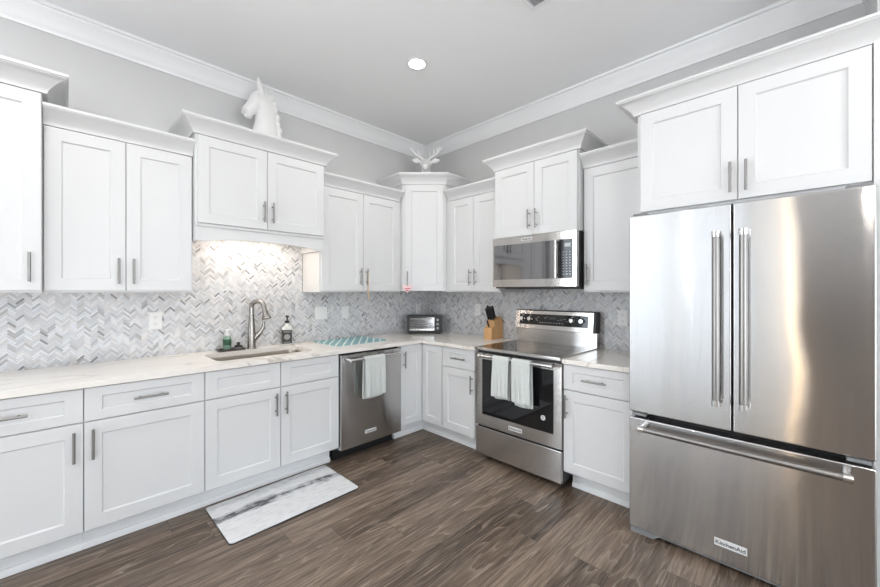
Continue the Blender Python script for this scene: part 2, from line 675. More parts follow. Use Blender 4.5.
def text_part(body, size, parent, mat, loc, rot, name='lettering', ext=0.0006, bold=0.0):
    cu = bpy.data.curves.new(name, 'FONT')
    cu.body = body
    cu.size = size
    cu.align_x = 'CENTER'
    cu.align_y = 'CENTER'
    cu.extrude = ext
    cu.offset = bold
    tmp = bpy.data.objects.new('tmp', cu)
    C.objects.link(tmp)
    dg = bpy.context.evaluated_depsgraph_get()
    me = bpy.data.meshes.new_from_object(tmp.evaluated_get(dg))
    bpy.data.objects.remove(tmp)
    bpy.data.curves.remove(cu)
    me.name = name
    me.materials.clear()
    me.materials.append(mat)
    o = bpy.data.objects.new(name, me)
    C.objects.link(o)
    o.parent = parent
    o.location = loc
    o.rotation_euler = rot
    return o


def ring_plate(mb, x0, x1, z0, z1, hx0, hx1, hz0, hz1, y0, y1):
    """rectangular frame plate with a rectangular opening, between y0 and y1"""
    mb.box(x0, hx0, y0, y1, z0, z1)
    mb.box(hx1, x1, y0, y1, z0, z1)
    mb.box(hx0, hx1, y0, y1, hz1, z1)
    mb.box(hx0, hx1, y0, y1, z0, hz0)
    return mb


RB = -PI / 2      # facing of everything on the right-hand wall
WX = ROOM_X

# ------------------------------------------------------------------ room shell
struct(MB().box(WX - 0.2, 0.2, ROOM_Y - 0.2, 0.2, -0.1, 0).build('floor', M_FLOOR, smooth=0))
struct(MB().box(WX - 0.2, 0.2, ROOM_Y - 0.2, 0.2, ROOM_Z, ROOM_Z + 0.1).build('ceiling', M_CEIL, smooth=0))
_x0, _x1, _z0, _z1 = FILL_WIN_LEFT  # opening for the added left window
wall_left = struct(MB().box(WX - 0.2, _x0, 0.012, 0.2, 0, ROOM_Z).box(_x1, 0.2, 0.012, 0.2, 0, ROOM_Z).box(_x0, _x1, 0.012, 0.2, 0, _z0)
                   .box(_x0, _x1, 0.012, 0.2, _z1, ROOM_Z).build('wall_left', M_WALL, smooth=0))
wall_right = struct(MB().box(0.012, 0.2, -3.473, 0.012, 0, ROOM_Z).build('wall_right', M_WALL, smooth=0))
BUMP_X, BUMP_Y = -0.49, -3.473
struct(MB().box(BUMP_X, 0.2, ROOM_Y, BUMP_Y, 0, ROOM_Z).build('wall_bumpout', M_WALL, smooth=0))


def wall_with_windows(name, a0, a1, wins, along):
    mb = MB()

    def put(p, q, z0, z1):
        if along == 'y':
            mb.box(WX - 0.2, WX, p, q, z0, z1)
        else:
            mb.box(p, q, ROOM_Y - 0.2, ROOM_Y, z0, z1)
    cur = a0
    for (p, q, z0, z1) in sorted(wins):
        put(cur, p, 0, ROOM_Z)
        put(p, q, 0, z0)
        put(p, q, z1, ROOM_Z)
        cur = q
    put(cur, a1, 0, ROOM_Z)
    struct(mb.build(name, M_WHITEWALL, smooth=0))


wall_with_windows('wall_far', ROOM_Y, 0.012, WIN_FAR, 'y')
struct(MB().box(WX, WX + 0.02, ROOM_Y, -3.16, 0, ROOM_Z).build('wall_accent', plain('taupe_accent_paint', (0.17, 0.155, 0.145, 1), 0.7), smooth=0))
wall_with_windows('wall_front', WX, BUMP_X, WIN_FRONT, 'x')
k = 0
for along, wins in (('y', WIN_FAR), ('x', WIN_FRONT)):
    for (p, q, z0, z1) in wins:
        k += 1
        mb = MB()
        f = 0.06
        parts = [(p, p + f, z0, z1), (q - f, q, z0, z1), (p + f, q - f, z0, z0 + f), (p + f, q - f, z1 - f, z1),
                 ((p + q) / 2 - 0.11, (p + q) / 2 + 0.14, z0 + f, z1 - f)]
        for (a, b, c, d) in parts:
            if along == 'y':
                mb.box(WX - 0.12, WX - 0.04, a, b, c, d)
            else:
                mb.box(a, b, ROOM_Y - 0.12, ROOM_Y - 0.04, c, d)
        struct(mb.build('window_%d' % k, M_TRIM, smooth=0))

mb = MB()
for (a, b, c, d) in ((_x0, _x0 + 0.06, _z0, _z1), (_x1 - 0.06, _x1, _z0, _z1), (_x0, _x1, _z0, _z0 + 0.06), (_x0, _x1, _z1 - 0.06, _z1),
                     ((_x0 + _x1) / 2 - 0.05, (_x0 + _x1) / 2 + 0.05, _z0, _z1)):
    mb.box(a, b, 0.05, 0.13, c, d)
struct(mb.build('window_4', M_TRIM, smooth=0))  # frame of the window added for extra daylight

# ceiling crown moulding, one continuous run
CP = [(0, 2.923), (0.010, 2.923), (0.013, 2.935), (0.022, 2.944), (0.034, 2.970), (0.052, 2.998), (0.072, 3.022), (0.080, 3.030),
      (0.082, 3.038), (0.094, 3.042), (0.094, ROOM_Z), (0, ROOM_Z)]
struct(MB().sweep([(WX, 0.012), (0.012, 0.012), (0.012, BUMP_Y), (BUMP_X, BUMP_Y), (BUMP_X, ROOM_Y)], CP, 1).build('trim_1', M_TRIM))


# ------------------------------------------------------------------ herringbone backsplash
def clip_poly(poly, x0, x1, z0, z1):
    for ax, lim, sgn in ((0, x0, 1), (0, x1, -1), (1, z0, 1), (1, z1, -1)):
        out = []
        for i in range(len(poly)):
            p, q = poly[i], poly[(i + 1) % len(poly)]
            dp, dq = (p[ax] - lim) * sgn, (q[ax] - lim) * sgn
            if dp >= 0:
                out.append(p)
            if dp * dq < 0:
                t = dp / (dp - dq)
                out.append((p[0] + (q[0] - p[0]) * t, p[1] + (q[1] - p[1]) * t))
        poly = out
        if len(poly) < 3:
            return None
    return poly


def herringbone(rects, to_world, parent, name):
    W_, n = 0.0112, 4
    gap = 0.0008
    bm = bmesh.new()
    lay = bm.loops.layers.color.new('tile_tone')
    rnd = random.Random(3)
    c45 = math.sqrt(0.5)
    for (x0, x1, z0, z1) in rects:
        # bounds in lattice space
        cs = []
        for x in (x0, x1):
            for z in (z0, z1):
                cs.append(((x + z) * c45 / W_, (z - x) * c45 / W_))
        u0, u1 = min(c[0] for c in cs) - 6, max(c[0] for c in cs) + 6
        v0, v1 = min(c[1] for c in cs) - 6, max(c[1] for c in cs) + 6
        tiles = []
        for j in range(int(v0), int(v1) + 1):
            m0 = math.floor((u0 - j) / (2 * n))
            for m in range(m0, math.ceil((u1 - j) / (2 * n)) + 1):
                tiles.append((j + 2 * n * m, j, n, 1))
        for i in range(int(u0), int(u1) + 1):
            m0 = math.floor((v0 - i - 1) / (2 * n))
            for m in range(m0, math.ceil((v1 - i - 1) / (2 * n)) + 1):
                tiles.append((i, i + 1 + 2 * n * m, 1, n))
        g = gap / W_
        for (a, b, wa, hb) in tiles:
            P = [(a + g, b + g), (a + wa - g, b + g), (a + wa - g, b + hb - g), (a + g, b + hb - g)]
            P = [((u - v) * c45 * W_, (u + v) * c45 * W_) for u, v in P]
            if max(p[0] for p in P) < x0 or min(p[0] for p in P) > x1 or max(p[1] for p in P) < z0 or min(p[1] for p in P) > z1:
                continue
            r = rnd.random()
            if r < 0.035:
                t = rnd.uniform(0.24, 0.38)
            elif r < 0.15:
                t = rnd.uniform(0.44, 0.58)
            else:
                t = rnd.uniform(0.62, 0.86)
            wtone = rnd.uniform(-0.012, 0.012)
            Q = clip_poly(P, x0, x1, z0, z1)
            if not Q:
                continue
            f = bm.faces.new([bm.verts.new(to_world(x, z)) for x, z in Q])
            for lp in f.loops:
                lp[lay] = (t ** (1 / 2.2) + wtone, t ** (1 / 2.2), t ** (1 / 2.2) - wtone + 0.006, 1)
    me = bpy.data.meshes.new(name)
    bm.to_mesh(me)
    bm.free()
    me.materials.append(M_TILE)
    o = bpy.data.objects.new(name, me)
    C.objects.link(o)
    o.parent = parent
    return o


ZC = 0.9033
BX0 = -3.56
mbg = MB()
mbg.box(BX0, 0.010, 0.0015, 0.012, ZC - 0.03, 1.366)
mbg.box(-2.44, -1.521, 0.0015, 0.012, 1.366, 1.81)
gA = mbg.build('grout_bed', M_GROUT, wall_left, smooth=0)
herringbone([(BX0, 0.0015, ZC, 1.366), (-2.44, -1.521, 1.366, 1.81)], lambda x, z: (x, 0.0, z), wall_left, 'herringbone_tile')
gB = MB().box(0.0015, 0.012, -2.56, 0.0015, ZC - 0.03, 1.40).build('grout_bed', M_GROUT, wall_right, smooth=0)
herringbone([(-2.56, 0.0, ZC, 1.40)], lambda y, z: (0.0, y, z), wall_right, 'herringbone_tile')

# ------------------------------------------------------------------ cabinets
CROWN = [(0.0, 0.0), (0.014, 0.0), (0.015, 0.010), (0.021, 0.026), (0.032, 0.045), (0.047, 0.064), (0.060, 0.078), (0.066, 0.082),
         (0.068, 0.088), (0.072, 0.090), (0.072, 0.105), (0.0, 0.105)]


def pull(parent, cx, cz, yf, length=0.15, vertical=True):
    """bar pull on two posts, in front of plane y = yf"""
    y = yf - 0.032
    mb = MB()
    h = length / 2
    d = Vector((0, 0, 1)) if vertical else Vector((1, 0, 0))
    c = Vector((cx, y, cz))
    mb.cyl(c - d * h, c + d * h, 0.0062, 12)
    for s_ in (-1, 1):
        q = c + d * (s_ * h * 0.62)
        mb.cyl(q, (q.x, yf, q.z), 0.0048, 10)
    return mb.build('handle', M_PULL, parent, 'brushed nickel bar handle')


GROUP_BASE = 'white base cabinets under the counter'
GROUP_WALL = 'white wall cabinets above the counter'
GROUP_PULL = None


def base_cabinet(label, loc, rz, wd, fronts, kick_ends=(0, 0), hollow=False):
    """fronts: list of (kind, x0, x1, z0, z1, handle) in local space; origin at back left on the floor"""
    t = thing('base_cabinet', label, 'cabinet', loc, rz, GROUP_BASE)
    if hollow:
        mb = MB().box(0, 0.018, -0.627, -0.001, 0.128, 0.8725).box(wd - 0.018, wd, -0.627, -0.001, 0.128, 0.8725)
        mb.box(0.018, wd - 0.018, -0.627, -0.001, 0.128, 0.146).box(0.018, wd - 0.018, -0.006, -0.001, 0.146, 0.8725)
        ring_plate(mb, 0.018, wd - 0.018, 0.146, 0.8725, 0.05, wd - 0.05, 0.16, 0.68, -0.627, -0.609)
        mb.build('body', M_CAB, t, smooth=0)
    else:
        MB().box(0, wd, -0.627, -0.001, 0.128, 0.8725).build('body', M_CAB, t, smooth=0)
    mk = MB().box(kick_ends[0], wd - kick_ends[1], -0.530, -0.30, 0.0, 0.128)
    mk.sweep([(kick_ends[0], -0.530), (wd - kick_ends[1], -0.530)], [(0, 0), (0.013, 0), (0.013, 0.022), (0.008, 0.034), (0, 0.036)], 1)
    mk.build('toe_kick', M_TRIM, t)
    for (kind, x0, x1, z0, z1, hd) in fronts:
        d = MB().shaker(x0, x1, z0, z1, -0.646, 0.066 if kind == 'door' else 0.046, frx=0.066).build(kind, M_CAB, t, smooth=0)
        if hd:
            hx, hz, vert = hd
            pull(d, hx, hz, -0.646, 0.152, vert)
    return t


def wall_cabinet(label, loc, rz, wd, z0, z1, dep, doors, crown_path=None, lip=0.010, crown_h=0.100, crown_o=1.2):
    """loc z is z0; local z counts from the cabinet's underside"""
    t = thing('wall_cabinet', label, 'cabinet', (loc[0], loc[1], z0), rz, GROUP_WALL)
    h = z1 - z0
    bd = dep - 0.020
    MB().box(0, wd, -bd, -0.0012, -lip, h + 0.075).build('body', M_CAB, t, smooth=0)
    for (x0, x1, b0, b1, hx, hz) in doors:
        d = MB().shaker(x0, x1, b0 - z0, b1 - z0, -dep, 0.066).build('door', M_CAB, t, smooth=0)
        if hx is not None:
            pull(d, hx, hz - z0, -dep, 0.152)
    if crown_path:
        k_ = crown_h / 0.105
        MB().sweep([(x, -bd if y == 'f' else y) for x, y in crown_path], [(o * crown_o, h + z * k_) for o, z in CROWN], 1).build('crown_molding', M_CAB, t)
    return t


DZ0, DZ1, DRZ0, DRZ1 = 0.141, 0.692, 0.699, 0.866
g = 0.002
# left wall, from the left edge of the picture
X = [-3.503, -2.968, -2.435, -1.524, -0.915]
wd = X[1] - X[0]
base_cabinet('white base cabinet with drawer and door cut by the left edge of the picture', (X[0], 0, 0), 0, wd - 0.001,
             [('drawer', g, wd - g, DRZ0, DRZ1, (0.27, 0.781, False)), ('door', g, wd - g, DZ0, DZ1, (wd - 0.036, 0.582, True))])
wd = X[2] - X[1]
base_cabinet('white base cabinet with one wide drawer over one door, left of the sink cabinet', (X[1], 0, 0), 0, wd - 0.001,
             [('drawer', g, wd - g, DRZ0, DRZ1, (wd / 2 + 0.005, 0.781, False)), ('door', g, wd - g, DZ0, DZ1, (0.034, 0.583, True))])
wd = X[3] - X[2]
m_ = -1.977 - X[2]
base_cabinet('white sink base cabinet with two false drawer fronts and two doors behind the mat', (X[2], 0, 0), 0, wd - 0.001,
             [('drawer_front', g, m_ - g, DRZ0, DRZ1, None), ('drawer_front', m_ + g, wd - 0.004, DRZ0, DRZ1, None),
              ('door', g, m_ - g, DZ0, DZ1, (m_ - 0.036, 0.585, True)), ('door', m_ + g, wd - 0.004, DZ0, DZ1, (m_ + 0.034, 0.585, True))], (0, 0.02), True)

# corner base, L-shaped with two doors at the inside corner
t = thing('corner_base_cabinet', 'white corner base cabinet with two tall narrow doors meeting at the inside corner', 'cabinet', (0, 0, 0), 0, GROUP_BASE)
XL = -0.910
MB().prism([(XL, -0.001), (-0.001, -0.001), (-0.001, XL), (-0.627, XL), (-0.627, -0.627), (XL, -0.627)], 0.128, 0.8725, 'XY').build('body', M_CAB, t, smooth=0)
mk = MB().sweep([(XL + 0.012, -0.530), (-0.530, -0.530), (-0.530, XL)], [(-0.2, 0.128), (-0.2, 0), (0.013, 0), (0.013, 0.022), (0.008, 0.034), (0, 0.036), (0, 0.128)], 1)
mk.build('toe_kick', M_TRIM, t)
d = MB().shaker(XL + 0.003, -0.6485, DZ0, DRZ1, -0.646, 0.062).build('door', M_CAB, t, smooth=0)
pull(d, -0.873, 0.742, -0.646)
d = MB().shaker(0.6485, -XL - 0.003, DZ0, DRZ1, -0.646, 0.062).build('door', M_CAB, t, smooth=0)
d.rotation_euler = (0, 0, RB)

# right wall
Y = [-0.913, -1.318, -2.068, -2.529]
wd = Y[0] - Y[1]
base_cabinet('narrow white base cabinet with drawer and door between the corner cabinet and the range', (0, Y[0], 0), RB, wd,
             [('drawer', 0.004, 0.378, DRZ0, DRZ1, (0.215, 0.782, False)), ('door', 0.004, 0.378, DZ0, DZ1, (0.357, 0.587, True))])
wd = Y[2] - Y[3]
base_cabinet('white base cabinet with one drawer and door between the range and the refrigerator', (0, Y[2], 0), RB, wd,
             [('drawer', 0.003, wd - 0.004, DRZ0, DRZ1, (0.217, 0.780, False)), ('door', 0.003, wd - 0.004, DZ0, DZ1, (0.029, 0.588, True))], (0.015, 0))

# wall cabinets, left wall
UB, LT, TT = 1.364, 2.262, 2.403
HZ = 1.486
wall_cabinet('tall white single door wall cabinet at the left edge with crown returning on its right', (-3.575, 0), 0, 0.455, UB, TT, 0.405,
             [(0.003, 0.452, UB + 0.002, TT - 0.006, 0.412, HZ)], [(0.0, 'f'), (0.455, 'f'), (0.455, -0.002)], crown_o=1.38)
wall_cabinet('white two door wall cabinet between the left edge cabinet and the arched hood cabinet', (-3.118, 0), 0, 0.686, UB, LT, 0.335,
             [(0.003, 0.340, UB + 0.002, LT - 0.006, 0.308, 1.481), (0.344, 0.678, UB + 0.002, LT - 0.006, 0.377, 1.481)],
             [(0.0, 'f'), (0.686, 'f')], crown_h=0.096)
hx0, hw = -2.4305, 0.910
t = wall_cabinet('white raised cabinet over the sink with two doors and an arched valance', (hx0, 0), 0, hw, 1.812, TT, 0.405,
                 [(0.010, 0.451, 1.817, TT - 0.006, 0.425, 1.942), (0.455, hw - 0.003, 1.817, TT - 0.006, 0.488, 1.942)],
                 [(0, -0.002), (0, 'f'), (hw, 'f'), (hw, -0.002)], lip=0.0)
arch = [(0, 0.0), (0, -0.112), (0.085, -0.112)]
for i in range(13):
    a = i / 12
    arch.append((0.085 + (hw - 0.17) * a, -0.112 + 0.024 * (1 - (2 * a - 1) ** 2) ** 0.6 + 0.001))
arch += [(hw - 0.085, -0.112), (hw, -0.112), (hw, 0.0)]
mb = MB().prism(arch, -0.388, -0.368, 'XZ')
mb.sweep([(0.0, -0.388), (hw, -0.388)], [(0, -0.002), (0.012, -0.002), (0.010, -0.014), (0.003, -0.020), (0, -0.020)], 1)
mb.build('valance', M_CAB, t)
for xa in (0.0, hw - 0.018):
    MB().box(xa, xa + 0.018, -0.367, -0.002, -0.112, -0.0005).build('side_panel', M_CAB, t, smooth=0)
wall_cabinet('white two door wall cabinet between the arched hood cabinet and the diagonal corner cabinet', (-1.519, 0), 0, 0.879, UB, LT, 0.335,
             [(0.012, 0.424, UB + 0.002, LT - 0.006, 0.388, 1.493), (0.428, 0.840, UB + 0.002, LT - 0.006, 0.456, 1.493)],
             [(0.0, 'f'), (0.862, 'f')], crown_h=0.096)

# diagonal corner cabinet
CT = 2.436
t = thing('wall_cabinet', 'white diagonal corner wall cabinet with a single door and a wraparound crown', 'cabinet', (0, 0, UB), 0, GROUP_WALL)
a_, b_, c_, d_ = 0.638, 0.348, 0.653, 0.333
MB().prism([(-a_, -0.0012), (-0.0012, -0.0012), (-0.0012, -c_), (-d_, -c_), (-a_, -b_)], 0, CT - UB + 0.09, 'XY').build('body', M_CAB, t, smooth=0)
s2 = math.sqrt(0.5)
L_ = (a_ - d_) / s2
d = MB().shaker(0.026, L_ - 0.018, 0.002, CT - UB - 0.006, -0.019, 0.064).build('door', M_CAB, t, smooth=0)
d.location = (-a_ - 0.0007, -b_ - 0.0007, 0)
d.rotation_euler = (0, 0, -PI / 4)
ph = pull(d, 0.053, 1.487 - UB, -0.019)
MB().sweep([(-a_, -0.002), (-a_, -b_), (-d_, -c_), (-0.002, -c_)], [(o * 0.98, CT - UB + z) for o, z in CROWN], 1).build('crown_molding', M_CAB, t)

# right wall
wall_cabinet('white two door wall cabinet between the diagonal corner cabinet and the microwave cabinet', (0, -0.655), RB, 0.661, UB, LT, 0.335,
             [(0.056, 0.361, UB + 0.002, LT - 0.006, 0.334, 1.493), (0.365, 0.658, UB + 0.002, LT - 0.006, 0.398, 1.493)],
             [(0.045, 'f'), (0.661, 'f')], crown_h=0.096)
wall_cabinet('raised white two door wall cabinet mounted over the microwave', (0, -1.318), RB, 0.748, 1.810, TT, 0.405,
             [(0.003, 0.382, 1.815, TT - 0.006, 0.344, 1.939), (0.386, 0.738, 1.815, TT - 0.006, 0.409, 1.938)],
             [(0, -0.002), (0, 'f'), (0.748, 'f'), (0.748, -0.002)], lip=0.0)
wall_cabinet('white single door wall cabinet between the microwave and the refrigerator', (0, -2.068), RB, 0.461, UB, LT + 0.005, 0.335,
             [(0.008, 0.458, UB + 0.002, LT, 0.038, 1.484)], [(0.0, 'f'), (0.461, 'f')], crown_h=0.096)
t = wall_cabinet('deep white two door cabinet above the refrigerator with a tall side panel', (0, -2.531), RB, 0.918, 1.812, TT, 0.646,
                 [(0.020, 0.469, 1.826, TT - 0.004, 0.443, 1.936), (0.473, 0.914, 1.826, TT - 0.004, 0.505, 1.936)],
                 [(0, -0.36), (0, 'f'), (0.975, 'f')], lip=0.0, crown_h=0.088, crown_o=1.3)
MB().box(0.9188, 0.9400, -0.646, -0.492, -1.812, TT - 1.812 + 0.09).build('end_panel', M_CAB, t, smooth=0)

# ------------------------------------------------------------------ worktops and sink
CF, CB0 = -0.665, -0.0005
SX0, SX1, SY0, SY1 = -2.335, -1.665, -0.525, -0.155


def rounded_rect(x0, x1, y0, y1, r, n=6):
    out = []
    for (cx, cy, a0) in ((x1 - r, y1 - r, 0), (x0 + r, y1 - r, PI / 2), (x0 + r, y0 + r, PI), (x1 - r, y0 + r, 1.5 * PI)):
        for i in range(n + 1):
            a = a0 + PI / 2 * i / n
            out.append((cx + r * math.cos(a), cy + r * math.sin(a)))
    return out


def slab(outer, z0, z1, hole=None, rnd=0.004):
    """flat slab with an optional rounded hole, eased top edge left square"""
    bm = bmesh.new()

    def loop(poly, z):
        vs = [bm.verts.new((x, y, z)) for x, y in poly]
        return vs, [bm.edges.new((vs[i], vs[(i + 1) % len(vs)])) for i in range(len(vs))]
    for z in (z0, z1):
        es = loop(outer, z)[1]
        if hole:
            es += loop(hole, z)[1]
        bmesh.ops.triangle_fill(bm, edges=es, use_beauty=True)
    mb = MB()
    mb.absorb(bm)
    bm = mb.bm
    for poly in ([outer] + ([hole] if hole else [])):
        n = len(poly)
        for i in range(n):
            p, q = poly[i], poly[(i + 1) % n]
            bm.faces.new([bm.verts.new(v) for v in ((p[0], p[1], z0), (q[0], q[1], z0), (q[0], q[1], z1), (p[0], p[1], z1))])
    bmesh.ops.remove_doubles(bm, verts=bm.verts[:], dist=1e-5)
    return mb


hole = rounded_rect(SX0, SX1, SY0, SY1, 0.05)
ct = slab([(X[0] - 0.012, CB0), (CB0, CB0), (CB0, -1.317), (CF, -1.317), (CF, CF), (X[0] - 0.012, CF)], 0.873, ZC, hole).build('worktop', M_QUARTZ)
tag(ct, 'long white quartz worktop with grey veins running around the corner to the range', 'countertop', 'quartz worktops')
ct = slab([(CF, -2.068), (CB0, -2.068), (CB0, -2.5295), (CF, -2.5295)], 0.873, ZC).build('worktop', M_QUARTZ)
tag(ct, 'short white quartz worktop piece between the range and the refrigerator', 'countertop', 'quartz worktops')

sk = thing('kitchen_sink', 'stainless undermount sink basin set in the worktop below the faucet', 'sink', ((SX0 + SX1) / 2, (SY0 + SY1) / 2, 0.70))
ox, oy = sk.location.x, sk.location.y
mb = MB()
rings = []
for (ins, z, r) in ((-0.012, 0.8728, 0.06), (0.004, 0.8728, 0.048), (0.006, 0.86, 0.048), (0.010, 0.72, 0.05), (0.016, 0.706, 0.055), (0.03, 0.700, 0.06)):
    rr = rounded_rect(SX0 + ins, SX1 - ins, SY0 + ins, SY1 - ins, max(0.02, r))
    rings.append([mb.bm.verts.new((x - ox, y - oy, z - 0.70)) for x, y in rr])
for a, b in zip(rings, rings[1:]):
    n = len(a)
    for i in range(n):
        mb.bm.faces.new((a[i], a[(i + 1) % n], b[(i + 1) % n], b[i]))
mb.bm.faces.new(rings[-1])
mb.build('basin', M_SINK, sk)
MB().lathe([(0.045, 0.0005), (0.045, 0.003), (0.038, 0.004), (0.03, 0.002)], (0.0, 0.02, 0)).build('drain', M_CHROME, sk)

# ------------------------------------------------------------------ faucet
fc = thing('kitchen_faucet', 'brushed nickel gooseneck pull down faucet with side lever behind the sink', 'faucet', (-1.985, -0.095, ZC))
MB().lathe([(0.036, 0), (0.036, 0.006), (0.031, 0.012), (0.0295, 0.06), (0.0285, 0.12), (0.026, 0.17), (0.0215, 0.225), (0.018, 0.27)], n=24).build('body', M_NICKEL, fc)
ndir = Vector((0.60, -0.80, 0)).normalized()
pts = [Vector((0, 0, 0.262)), Vector((0, 0, 0.30))]
R_ = 0.054
for i in range(0, 13):
    a = PI * i / 12 * 0.96
    pts.append(ndir * (R_ - R_ * math.cos(a)) + Vector((0, 0, 0.325 + R_ * math.sin(a))))
MB().tube(pts, 0.0172, 16).build('spout', M_NICKEL, fc)
e_ = pts[-1]
dn = (pts[-1] - pts[-2]).normalized()
MB().tube([e_, e_ + dn * 0.03, e_ + dn * 0.060, e_ + dn * 0.092, e_ + dn * 0.098], [0.0178, 0.0195, 0.024, 0.036, 0.034], 20).build('spray_head', M_NICKEL, fc)
MB().tube([(0.018, -0.004, 0.070), (0.036, -0.010, 0.100), (0.060, -0.018, 0.130), (0.080, -0.024, 0.165), (0.086, -0.026, 0.215)],
          [0.019, 0.0215, 0.018, 0.013, 0.009], 14).build('lever', M_NICKEL, fc)


# ------------------------------------------------------------------ appliances
def bar_handle(name, p0, p1, r, yf, parent, mat, ends=True, label='polished steel bar handle'):
    p0, p1 = Vector(p0), Vector(p1)
    d = (p1 - p0).normalized()
    mb = MB().tube([p0, p1], r, 20)
    h = mb.build(name, mat, parent, label)
    for q, s_ in ((p0, 1), (p1, -1)):
        mc = MB()
        mc.tube([q - d * s_ * 0.002, q + d * s_ * 0.026], r * 1.16, 20)
        c = q + d * s_ * 0.013
        mc.tube([c, (c.x, yf, c.z)], [r * 0.85, r * 1.0], 14)
        mc.build('end_mount', M_CHROME, h)
    return h


# refrigerator
FW = 0.918
fr = thing('refrigerator', 'large stainless french door refrigerator with bottom freezer drawer', 'refrigerator', (0, -2.5305, 0), RB)
MB().box(0.004, FW - 0.004, -0.685, -0.03, 0.045, 1.765, 0.004).build('cabinet', M_DKGREY, fr)
FS = 0.4635
FF = -0.775
for (xa, xb, hx) in ((0.0, FS - 0.003, FS - 0.055), (FS + 0.003, FW, FS + 0.048)):
    dd = MB().box(xa, xb, FF, -0.695, 0.684, 1.785, 0.007, 3).build('door', M_STEEL, fr)
    bar_handle('handle', (hx, FF - 0.058, 0.812), (hx, FF - 0.058, 1.648), 0.0165, FF, dd, M_HANDLE, label='vertical stainless bar handle')
dd = MB().box(0.0, FW, FF, -0.695, 0.036, 0.653, 0.007, 3).build('freezer_drawer', M_STEEL, fr)
bar_handle('handle', (0.068, FF - 0.058, 0.613), (0.850, FF - 0.058, 0.613), 0.0145, FF, dd, M_HANDLE, label='horizontal stainless bar handle')
bd_ = MB().box(0.394, 0.520, FF - 0.004, FF, 0.114, 0.149, 0.0015).build('badge', M_BADGE, dd)
text_part('KitchenAid', 0.026, bd_, M_INK, (0.457, FF - 0.0045, 0.1315), (PI / 2, 0, 0), bold=0.0003)
MB().box(0.01, FW - 0.01, -0.690, -0.05, 0.654, 0.683).build('gasket', M_BLACK, fr, smooth=0)
for xa in (0.012, FW - 0.082):
    MB().box(xa, xa + 0.07, -0.765, -0.691, 0.662, 0.679, 0.003).build('hinge_bracket', M_MIDGREY, fr)
    MB().box(xa - 0.002, xa + 0.075, -0.745, -0.60, 1.7855, 1.802, 0.006).build('hinge_cover', M_MIDGREY, fr)
mb = MB().prism([(0.004, 0.0), (0.120, 0.0), (0.132, 0.010), (0.15, 0.024), (FW - 0.15, 0.024), (FW - 0.132, 0.010), (FW - 0.12, 0.0), (FW - 0.004, 0.0),
                 (FW - 0.004, 0.034), (0.004, 0.034)], -0.762, -0.66, 'XZ')
mb.build('kick_grille', M_MIDGREY, fr)
MB().box(0.02, FW - 0.02, -0.655, -0.10, 0.0, 0.044).build('rollers', M_BLACK, fr, smooth=0)

# range
RW = 0.746
rg = thing('range', 'stainless freestanding electric range with black glass cooktop and raised control panel', 'stove', (0, -1.3205, 0), RB)
MB().box(0.002, RW - 0.002, -0.640, -0.012, 0.045, 0.888, 0.003).build('body', M_BLACK, rg)
RF = -0.666
MB().box(0.0, RW, RF, -0.642, 0.048, 0.270, 0.006).build('storage_drawer', M_STEEL2, rg)
dr = ring_plate(MB(), 0.0, RW, 0.284, 0.866, 0.066, 0.688, 0.375, 0.818, RF, -0.646).build('oven_door', M_STEEL2, rg, smooth=0)
MB().box(0.0655, 0.6885, RF + 0.003, -0.650, 0.3745, 0.8185).build('oven_window', M_BGLASS, dr, smooth=0)
bar_handle('handle', (0.080, -0.726, 0.853), (0.708, -0.726, 0.853), 0.0125, RF, dr, M_CHROME)
bd_ = MB().box(0.320, 0.436, RF - 0.003, RF, 0.313, 0.343, 0.0012).build('badge', M_BADGE, dr)
text_part('KitchenAid', 0.023, bd_, M_INK, (0.378, RF - 0.0034, 0.328), (PI / 2, 0, 0), bold=0.0003)
st = MB().lathe([(0.018, 0), (0.018, 0.0008)], (0.606, RF + 0.003, 0.470), 24, 'Y').build('round_emblem', M_MARK, dr)
text_part('C', 0.025, st, M_INK, (0.606, RF + 0.0018, 0.470), (PI / 2, 0, 0), bold=0.0005)
# cooktop
mb = MB()
mb.box(0.0, RW, -0.686, -0.655, 0.889, 0.9125, 0.004)
mb.box(0.0, 0.012, -0.655, -0.075, 0.889, 0.9115)
mb.box(RW - 0.012, RW, -0.655, -0.075, 0.889, 0.9115)
cf = mb.build('cooktop_frame', M_STEEL2, rg)
cg = MB().box(0.012, RW - 0.012, -0.655, -0.075, 0.889, 0.9110).build('cooktop_glass', M_BGLASS, rg, smooth=0)
for (cx, cy, r) in ((0.20, -0.50, 0.105), (0.20, -0.23, 0.075), (0.55, -0.52, 0.115), (0.55, -0.24, 0.080)):
    mb = MB()
    for rr in (r, r * 0.62):
        vs = []
        for k in range(40):
            a = 2 * PI * k / 40
            vs.append((mb.bm.verts.new((cx + rr * math.cos(a), cy + rr * math.sin(a), 0.9113)), mb.bm.verts.new((cx + (rr - 0.0015) * math.cos(a), cy + (rr - 0.0015) * math.sin(a), 0.9113))))
        for k in range(40):
            p_, q_ = vs[k], vs[(k + 1) % 40]
            mb.bm.faces.new((p_[0], q_[0], q_[1], p_[1]))
    mb.build('burner_ring', M_MIDGREY, cg, smooth=0)
